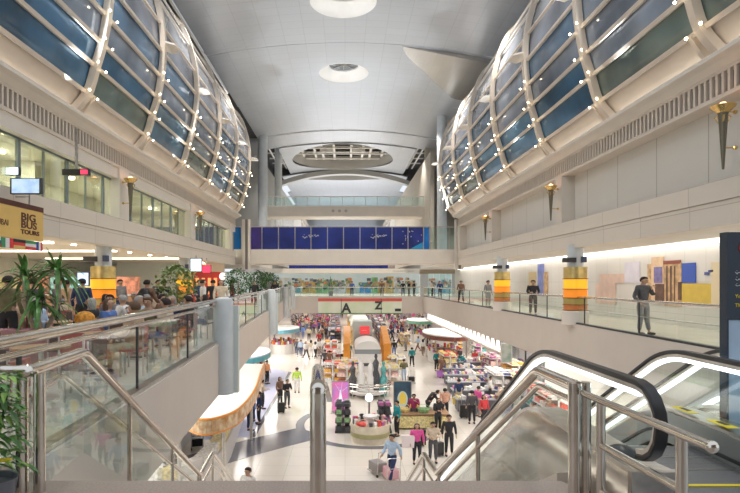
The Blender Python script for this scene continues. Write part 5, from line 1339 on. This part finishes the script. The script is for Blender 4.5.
def cloth(n):
    T = dict(black=(.025, .025, .03), navy=(.03, .05, .13), grey=(.25, .25, .26), white=(.78, .77, .75), teal=(.02, .30, .33), maroon=(.32, .03, .11), olive=(.17, .16, .08), pink=(.75, .10, .35), beige=(.66, .55, .42), salmon=(.72, .40, .28),
             red=(.6, .05, .06), blue=(.10, .20, .50), jeans=(.10, .15, .30), lime=(.50, .75, .10), brown=(.22, .12, .08), tan=(.50, .36, .24), orange=(.8, .35, .15), khaki=(.5, .45, .32), purple=(.35, .15, .45), lightblue=(.45, .58, .75), darkgrey=(.09, .09, .10), hair=(.03, .02, .018), hairbrown=(.12, .07, .04), hairgrey=(.4, .38, .36))
    return mat('cloth_'+n, T[n], .8, var=.12, scale=14)
def put(me, name, parent, m):
    o = bpy.data.objects.new(name, me); col.objects.link(o); o.parent = parent
    if m:
        if not me.materials: me.materials.append(m)
        o.material_slots[0].link = 'OBJECT'; o.material_slots[0].material = m
    return o
def person(pt, top, bottom, label, pose='stand', rz=0, robe=False, hair='short', hc='hair', s=1.0, group=None):
    P_ = build_proto(pose, robe); t = thing('person', label, 'person', pt, rz, group); t.scale = (s*1.16, s*1.16, s)
    put(P_['body'], 'body', t, skm); put(P_['face_features'], 'face_features', t, None)
    put(P_['shirt'], 'jacket', t, cloth(top))
    if robe: put(P_['robe'], 'robe', t, cloth(bottom))
    else: put(P_['trousers'], 'trousers', t, cloth(bottom))
    put(P_['shoes'], 'shoes', t, cloth('black')); put(P_['hair' if hair == 'short' else 'long_hair'], 'hair', t, cloth(hc))
    return t
BK = PI   # back to the camera
def low(px, py, *a, **k):
    p = G(px, py); OCC.append((p.x, p.y, .5, .5)); return person(p, *a, **k)
low(297, 393, 'lime', 'white', 'person in lime safety vest and white trousers in the left aisle', rz=BK, pose='stand', s=1.0)
low(287, 408, 'black', 'darkgrey', 'person in black jacket, right one of the pair with a suitcase', pose='hold', rz=.6)
low(280, 405, 'brown', 'black', 'person in brown top, left one of the pair with a suitcase', pose='stand', rz=.9, hair='long')
low(397, 436, 'teal', 'black', 'person in bright teal jacket and black trousers before the dark blue poster', pose='stand', rz=-1.2)
low(414, 427, 'maroon', 'darkgrey', 'person in maroon top with arm raised behind the promotion table', pose='phone', rz=-.3)
low(428, 421, 'black', 'black', 'person in black bending far forward by the promotion table', pose='lean', rz=PI/2, s=1.1)
low(438, 432, 'black', 'black', 'woman-height person in black with long dark hair by the baskets', pose='hold', rz=.5, hair='long')
low(445, 420, 'salmon', 'black', 'person in salmon coat standing with back turned', pose='walk', rz=BK, robe=False)
low(417, 464, 'pink', 'black', 'person in bright pink top and black trousers, long dark hair', pose='stand', hair='long', s=.97)
low(433, 463, 'beige', 'darkgrey', 'person in beige jacket between the pink top and the black jacket', pose='hold')
low(449, 456, 'black', 'black', 'person in black jacket standing just left of the escalator', pose='stand', s=1.03)
low(392, 481, 'lightblue', 'navy', 'person in pale shirt leaning beside the pushchair', pose='walk', rz=-.6, s=1.02)
low(472, 424, 'darkgrey', 'black', 'person in dark coat with back turned near the escalator', pose='stand', rz=BK, s=1.03)
low(459, 408, 'navy', 'khaki', 'person in navy jacket and khaki trousers carrying a yellow bag', pose='walk', rz=BK)
low(404, 382, 'olive', 'lightblue', 'person in olive jacket and pale jeans pushing a trolley away', pose='hold', rz=BK)
low(412, 367, 'teal', 'black', 'person in teal jacket walking alone in the right aisle', pose='walk', rz=BK)
low(436.5, 371, 'teal', 'black', 'person in teal jacket standing left of the sales tables', pose='stand', rz=.5)
low(442, 378, 'brown', 'brown', 'person in brown with purple bag near the sales tables', pose='stand', rz=-.6, hair='long')
low(325, 370, 'darkgrey', 'black', 'person in dark jacket, left of the couple walking away in the left aisle', pose='walk', rz=BK)
low(329.5, 371, 'brown', 'black', 'person in brown-black jacket, right of the couple walking away', pose='walk', rz=BK)
low(394, 357, 'black', 'jeans', 'person in black standing at the right edge of the island', pose='stand', rz=BK)
low(388, 350, 'darkgrey', 'black', 'person in dark grey by the orange portal on the right', pose='stand', rz=.8)
low(349, 361, 'teal', 'black', 'person in teal top inside the left orange portal', pose='hold', rz=.2)
low(344, 371, 'black', 'black', 'person in black behind the stock stand left of the island', pose='stand', rz=.2)
low(465, 372, 'teal', 'jeans', 'person in turquoise top at the sales tables', pose='lean', rz=-1.5); low(475, 370, 'red', 'black', 'person in red top at the farthest sales table', pose='hold'); low(483, 373, 'orange', 'khaki', 'person in orange top by the pink shelf', pose='hold', rz=.4)
low(491, 376, 'black', 'black', 'person in black by the orange shelf', pose='stand', rz=1); low(460, 367, 'darkgrey', 'black', 'person in dark grey at the left end of the far sales table', pose='hold', rz=-1); low(454, 369, 'red', 'khaki', 'person in red top beside the brown kiosk sign', pose='stand', rz=-.5)
low(490, 404, 'white', 'black', 'person in white top among the sales tables', pose='hold', rz=1.2); low(497, 413, 'beige', 'brown', 'person in beige top at the nearest sales tables', pose='lean', rz=1.4); low(484, 428, 'red', 'black', 'person in red behind the dark-coated one', pose='stand', rz=.5, hair='long'); low(478, 417, 'pink', 'grey', 'person in pink by the near end of the sales tables', pose='hold', rz=2)
low(502, 398, 'maroon', 'black', 'person in maroon beside the escalator handrail', pose='stand', rz=2); low(536, 420, 'teal', 'black', 'person in turquoise seen between the handrail tubes', pose='stand', rz=.3); low(549, 432, 'brown', 'black', 'person in brown seen under the right stair handrail', pose='hold', rz=.6); low(524, 413, 'white', 'grey', 'person in white seen through the right stair railing', pose='stand', rz=-.4)
low(248, 523, 'white', 'darkgrey', 'person in white shirt whose head shows above the landing edge', pose='walk', rz=-.5)
low(254, 421, 'white', 'navy', 'person in white shirt serving at the curved kiosk', pose='hold', rz=-1.4); low(259, 424, 'navy', 'black', 'person in navy at the right end of the curved kiosk', pose='stand', rz=-1.2); low(250, 431, 'blue', 'navy', 'person in blue at the front of the curved kiosk', pose='hold', rz=PI-.6); low(262, 409, 'beige', 'black', 'person in beige behind the curved kiosk', pose='hold', rz=2.2)
low(248, 391, 'red', 'black', 'person in red at the teal-banded kiosk', pose='stand', rz=2); low(259, 388, 'brown', 'blue', 'person in brown standing right of the teal-banded kiosk', pose='hold', rz=-1.5); low(267, 384, 'orange', 'black', 'person in orange top at the corner of the teal-banded kiosk', pose='stand', rz=1); low(243, 397, 'navy', 'black', 'person in navy left of the teal-banded kiosk', pose='hold', rz=2.6)
low(237, 402, 'black', 'black', 'person in black leaning at the kiosk counter under the left gallery', pose='lean', rz=1.5)
L1 = [(297, 356, 'darkgrey', 'navy', 'in dark jacket and navy trousers', 'walk'), (301, 357, 'lightblue', 'navy', 'in pale blue shirt', 'walk'), (306, 359, 'white', 'black', 'in white shirt and black trousers', 'walk'), (311, 357, 'beige', 'white', 'in beige and white', 'stand'), (315.5, 359, 'white', 'black', 'in white top pulling a black bag', 'walk'), (319, 356, 'white', 'brown', 'in white top and brown trousers', 'stand'),
      (322, 341, 'brown', 'black', 'in brown coat', 'stand'), (326, 340, 'black', 'black', 'all in black', 'walk'), (330.5, 338, 'lightblue', 'black', 'in pale blue', 'walk'), (309, 341, 'khaki', 'black', 'in khaki', 'stand'), (303, 339, 'blue', 'jeans', 'in blue', 'walk'), (314, 334, 'purple', 'black', 'in purple', 'stand'), (298, 337, 'black', 'jeans', 'in black top and jeans', 'stand'), (319, 347, 'red', 'black', 'in red', 'walk')]
for px, py, a, c, lb, po in L1: low(px, py, a, c, 'person %s in the crowded left aisle' % lb, pose=po, rz=R.choice([0, BK, .7, BK-.5]), hair=R.choice(['short', 'long']))
L2 = [(418, 352, 'lightblue', 'brown', 'in pale blue shirt'), (423, 356, 'white', 'brown', 'in white shirt'), (427, 349, 'black', 'black', 'in black'), (432, 347, 'darkgrey', 'black', 'in dark grey'), (409, 342, 'white', 'grey', 'in white'), (403, 339, 'black', 'jeans', 'in black top and jeans'), (413, 337, 'blue', 'black', 'in blue'), (398, 337, 'maroon', 'black', 'in maroon'), (406, 351, 'tan', 'grey', 'in tan coat'), (420, 342, 'pink', 'white', 'in pink'), (392, 341, 'navy', 'black', 'in navy'), (399, 347, 'beige', 'darkgrey', 'in beige')]
for px, py, a, c, lb in L2: low(px, py, a, c, 'person %s in the far right aisle' % lb, pose=R.choice(['walk', 'stand', 'hold']), rz=R.uniform(0, 6.2), hair=R.choice(['short', 'long']))
# crowd at the far end, a few pixels each: one simple mesh per person
def crowd_mesh(pose):
    P_ = build_proto(pose, False); bm = bmesh.new(); me = bpy.data.meshes.new('crowd_figure')
    base = 0
    for k, mi in (('body', 0), ('shirt', 1), ('trousers', 2), ('hair', 3)):
        n0 = len(bm.faces); bm.from_mesh(P_[k]); bm.faces.ensure_lookup_table()
        for f_ in bm.faces[n0:]: f_.material_index = mi
    bm.to_mesh(me); bm.free()
    for i in range(4): me.materials.append(skm)
    for p in me.polygons: p.use_smooth = True
    return me
cm = [crowd_mesh(p) for p in ('stand', 'walk', 'hold')]
tops = ['black', 'white', 'grey', 'navy', 'red', 'beige', 'blue', 'brown', 'purple', 'lightblue', 'maroon', 'tan', 'darkgrey', 'orange', 'pink']
for i in range(230):
    zone = R.random()
    if zone < .4: px = R.uniform(292, 334); py = R.uniform(321, 334)
    elif zone < .75: px = R.uniform(390, 432); py = R.uniform(320, 336)
    else: px = R.uniform(325, 400); py = R.uniform(318, 323)
    p = G(px, py)
    if p.x < LX(min(p.y, 62))-2 and p.y < 70: continue
    if -4.2 < p.x-1.9 < 4.2 and p.y < 108: continue
    if any(abs(p.x-a) < b_ and abs(p.y-c_) < d_ for a, c_, b_, d_ in OCC): continue
    OCC.append((p.x, p.y, .5, .5))
    tp = R.choice(tops); bt = R.choice(['black', 'navy', 'grey', 'jeans', 'khaki'])
    o = bpy.data.objects.new('person', R.choice(cm)); col.objects.link(o); o.location = p; o.rotation_euler.z = R.uniform(0, 6.28)
    for k, c in enumerate((None, tp, bt, 'hair')):
        o.material_slots[k].link = 'OBJECT'; o.material_slots[k].material = skm if c is None else cloth(c)
    sd = 'left' if px < 334 and py > 323 else ('right' if px > 390 and py > 323 else 'far middle')
    tag(o, 'tiny distant person, %s top and %s trousers, in the %s hall crowd' % (tp, bt, sd), 'person', 'distant %s crowd, %s top and %s trousers' % (sd, tp, bt))
# ---- gallery people
def mez(px, d, *a, **k): return person(((px-CX)/F*d, d, MZ), *a, **k)
mez(643, 17.2, 'darkgrey', 'grey', 'person in dark jacket and grey trousers standing before the right gallery mural', pose='phone', rz=.3, s=1.04)
mez(533, 27, 'black', 'black', 'person in black shirt standing between the gold pillars of the right gallery', pose='hold', rz=-.2)
mez(488, 36, 'grey', 'grey', 'person in grey by the farther gold pillar on the right gallery', pose='stand', rz=.5); mez(461, 43, 'brown', 'black', 'person in brown at the far end of the right gallery', pose='walk'); mez(440, 58, 'navy', 'black', 'person in navy before the glass entrance', pose='stand'); mez(432, 59, 'beige', 'black', 'person in beige before the glass entrance', pose='stand', rz=1)
for i, px in enumerate((403, 409, 414)): mez(px, 64.5, 'black', 'black', ['first', 'second', 'third'][i]+' from the left of three dark figures by the back gallery railing', pose='stand', rz=i)
mez(352, 65, 'blue', 'navy', 'person in blue in front of the blue display on the back gallery')
mez(382, 65, 'brown', 'black', 'person in brown before the yellow display on the back gallery')
mez(8, 12, 'olive', 'black', 'person in dark olive coat with back turned at the far left', pose='stand', rz=BK, s=1.02)
mez(82, 16.2, 'navy', 'black', 'person in dark navy suit with back turned left of the gold pillar', pose='stand', rz=BK, s=1.0)
mez(67, 17.5, 'tan', 'khaki', 'person in tan jacket beside the navy suit', pose='stand', rz=2.6, s=.98); mez(33, 14, 'darkgrey', 'black', 'person in dark grey seen behind the palm', pose='stand', rz=BK); mez(56, 15, 'grey', 'black', 'person in grey behind the palm trunks', pose='hold', rz=2)
mez(147, 17, 'brown', 'black', 'person in brown with a rucksack in front of the pale wall', pose='walk', rz=BK-.4, s=.98); mez(164, 22, 'black', 'black', 'person in black left of the bushy ficus', pose='stand', rz=BK); mez(157, 23, 'darkgrey', 'black', 'person in dark grey with pram in front of the pale wall', pose='hold', rz=1.3); mez(120, 22, 'grey', 'navy', 'person in grey just right of the gold pillar', pose='stand', rz=1)
mez(203, 21, 'white', 'grey', 'person in white shirt standing right of the ficus', pose='stand', rz=2); mez(213, 24, 'black', 'black', 'person in black by the red shop front', pose='stand', rz=BK); mez(221, 23, 'beige', 'black', 'person in beige near the nearest edge column', pose='stand', rz=.4, hair='long'); mez(199, 27, 'navy', 'black', 'person in navy before the red shop front', pose='stand', rz=1)
mez(254, 36, 'black', 'black', 'person in black between the two dark potted trees', pose='stand', rz=.3); mez(275, 44, 'black', 'black', 'person in black beside the far potted tree', pose='stand'); mez(268, 50, 'grey', 'black', 'person in grey far along the left gallery', pose='walk'); mez(232, 30, 'maroon', 'black', 'person in maroon seen behind the nearest edge column', pose='stand', rz=2)
# rucksack
seat_c = ['black', 'navy', 'brown', 'white', 'grey', 'red', 'tan', 'darkgrey', 'blue', 'beige', 'olive', 'lightblue']
used_l = set()
for q, (x, y, rz, ri, i, k) in enumerate(spots):
    if y < 9.5: continue
    if R.random() < (.62 if ri < 2 else .4):
        c = seat_c[q % 12]; b2_ = ['black', 'jeans', 'khaki', 'navy'][q % 4]
        person((x-math.sin(rz)*-.0, y, MZ+.0), c, b2_, 'seated person in %s, %s side of the %s table, %s' % (c, ['wall', 'railing', 'far'][k], cn[i], rows[ri][0]), pose='sit', rz=rz, hair=R.choice(['short', 'long', 'short']), hc=R.choice(['hair', 'hair', 'hairbrown', 'hairgrey']))
# bags carried or set down
def bag(p, m, label, s=1.0):
    t = thing('shopping_bag', label, 'bag', p); MB().prism_y([(-.16*s, 0), (.16*s, 0), (.19*s, .34*s), (-.19*s, .34*s)], -.06*s, .06*s).build('bag_body', m, t); MB().tube([(-.07*s, 0, .33*s), (-.05*s, 0, .47*s), (.05*s, 0, .47*s), (.07*s, 0, .33*s)], .008, 5).build('handle', m, t)
p = G(456, 408); bag((p.x, p.y-.1, LZ+.25), mat('bag_yellow', (.8, .6, .1), .5), 'yellow bag held by the person in navy and khaki', 1.2); p = G(440, 378); bag((p.x, p.y-.1, LZ+.1), mat('bag_purple', (.4, .15, .5), .5), 'purple bag held by the person in brown', 1.5)
p = G(408, 464); bag((p.x-.0, p.y, LZ+.7), mat('bag_white', (.85, .75, .75), .5), 'white and pink bag held beside the person in pink', 1.5)
t = thing('rucksack', 'black rucksack on the back of the brown-jacketed person', 'rucksack', ((146-CX)/F*17, 16.82, MZ+1.05)); MB().sph((0, 0, .18), .2, 12, 8, sz=1.2, sy=.6).build('pack', black, t, smooth=True)
# ============================================================ LIGHT
w = bpy.data.worlds.new('world'); scene.world = w; w.use_nodes = True
bg = w.node_tree.nodes['Background']; bg.inputs[0].default_value = (.86, .92, 1.0, 1); bg.inputs[1].default_value = .75
def area(name, loc, rot, sx, sy, e, c=(1, .95, .88), spread=None):
    l = bpy.data.lights.new(name, 'AREA'); l.shape = 'RECTANGLE'; l.size = sx; l.size_y = sy; l.energy = e; l.color = c
    if spread: l.spread = spread
    o = bpy.data.objects.new(name, l); col.objects.link(o); o.location = loc; o.rotation_euler = rot; return o
def spot(name, loc, tgt, e, ang=120, r=.2, c=(1, .95, .88)):
    l = bpy.data.lights.new(name, 'SPOT'); l.energy = e; l.spot_size = math.radians(ang); l.spot_blend = .6; l.shadow_soft_size = r; l.color = c
    o = bpy.data.objects.new(name, l); col.objects.link(o); o.location = loc; d = Vector(tgt)-Vector(loc); o.rotation_euler = d.to_track_quat('-Z', 'Y').to_euler(); return o
# fill areas added behind the cornice lips to brighten the ceiling
area('ceiling_fill', (8.9, 28, 5.36), (PI, math.radians(-25), 0), .25, 34, 35, (1, .93, .84)); area('ceiling_fill', (-8.7, 28, 5.36), (PI, math.radians(25), 0), .25, 34, 35, (1, .93, .84))
# added fill spots under the roof, pointing down, no fixtures there
for i, y in enumerate((18, 28, 38, 50, 60)):
    for x in (-7.2, 7.4): spot('roof_fill_spot', (x, y, 14.6), (x*.35, y+1, LZ), 1900, 110, .3, (1, .95, .9))
for y in (72, 90, 108): spot('far_roof_fill', (0, y, 15.0), (0, y+2, LZ), 4500, 140, .5)  # added fill for the dim far hall
for y in (16, 26, 36, 44):
    for x in (-8.1, 8.35): spot('ceiling_fill_spot', (x, y, 5.6), (x*-.25, y+3, 16), 1150, 85, .12, (.86, .93, 1))  # added spots that brighten the ceiling
for y in (31.1, 41.9): spot('skylight_fill', (-7.9, y-6, 5.8), (-.1, y, 16.4), 1500, 16, .1, (1, 1, 1))  # added spots standing in for daylight in the skylight cones
# unseen fill areas added under the soffits to light the lower hall
for x in (-9, 13):
    for y in (20, 36, 52): area('lower_fill', (x, y, MZ-.53), (0, 0, 0), 6, 10, 700, (1, .95, .9))
for y in (70, 88, 104): area('lower_far_fill', (0, y, MZ-.55), (0, 0, 0), 26, 8, 1300, (1, .94, .88))  # same unseen fill, added below the back gallery
# gallery ceilings
for y in (12, 22, 32): area('left_gallery_panel', (-12.5, y, 1.36), (0, 0, 0), 4, 6, 150, (1, .9, .78))
for y in (12, 22, 32, 44, 54): area('right_gallery_panel', (10.9, y, 1.42), (0, 0, 0), .5, 8, 55, (1, .96, .92))
area('back_gallery_panel', (0, 70, 1.4), (0, 0, 0), 30, 6, 900)
for y in (12.5, 18, 25, 32, 40): area('office_panel', (-11, y, 4.25), (0, 0, 0), .6, 1.5, 130, (1, .98, .84))
for y in (84, 104): 
    area('far_fill_up', (0, y, 8.5 if y < 70 else 3.5), (PI, 0, 0), 10, 1.5, 1200, (.95, .97, 1))  # added upward fill hanging free in the far hall
# view
vs = scene.view_settings; vs.view_transform = 'Standard'; vs.look = 'None'; vs.gamma = 1; vs.exposure = 0.42; vs.use_curve_mapping = False
scene.display_settings.display_device = 'sRGB'
# unseen hall end, added so the chrome reflects darker bands
bw = mat('end_wall', (.30, .24, .19), .6, c2=(.45, .38, .30), scale=.25)
struct(MB().box(-14, 14, -13, -12.7, MZ, 9).build('wall_reflect_behind', bw))
struct(MB().box(-14, 14, -12.7, -1.5, MZ-.3, MZ).build('floor_behind', mezzfl))
for x in (-6, -2, 2, 6): struct(MB().box(x-.5, x+.5, -12.72, -12.6, -1, 7).build('wall_reflect_strip', mat('reflect_dark', (.08, .07, .07), .4)))  # unseen dark strips added for streaks in the polished steel

struct(MB().box(-14, 14, -12.7, -5, 9, 9.2).build('ceiling_reflect_behind', bw))  # unseen dark cover added to deepen the steel reflections
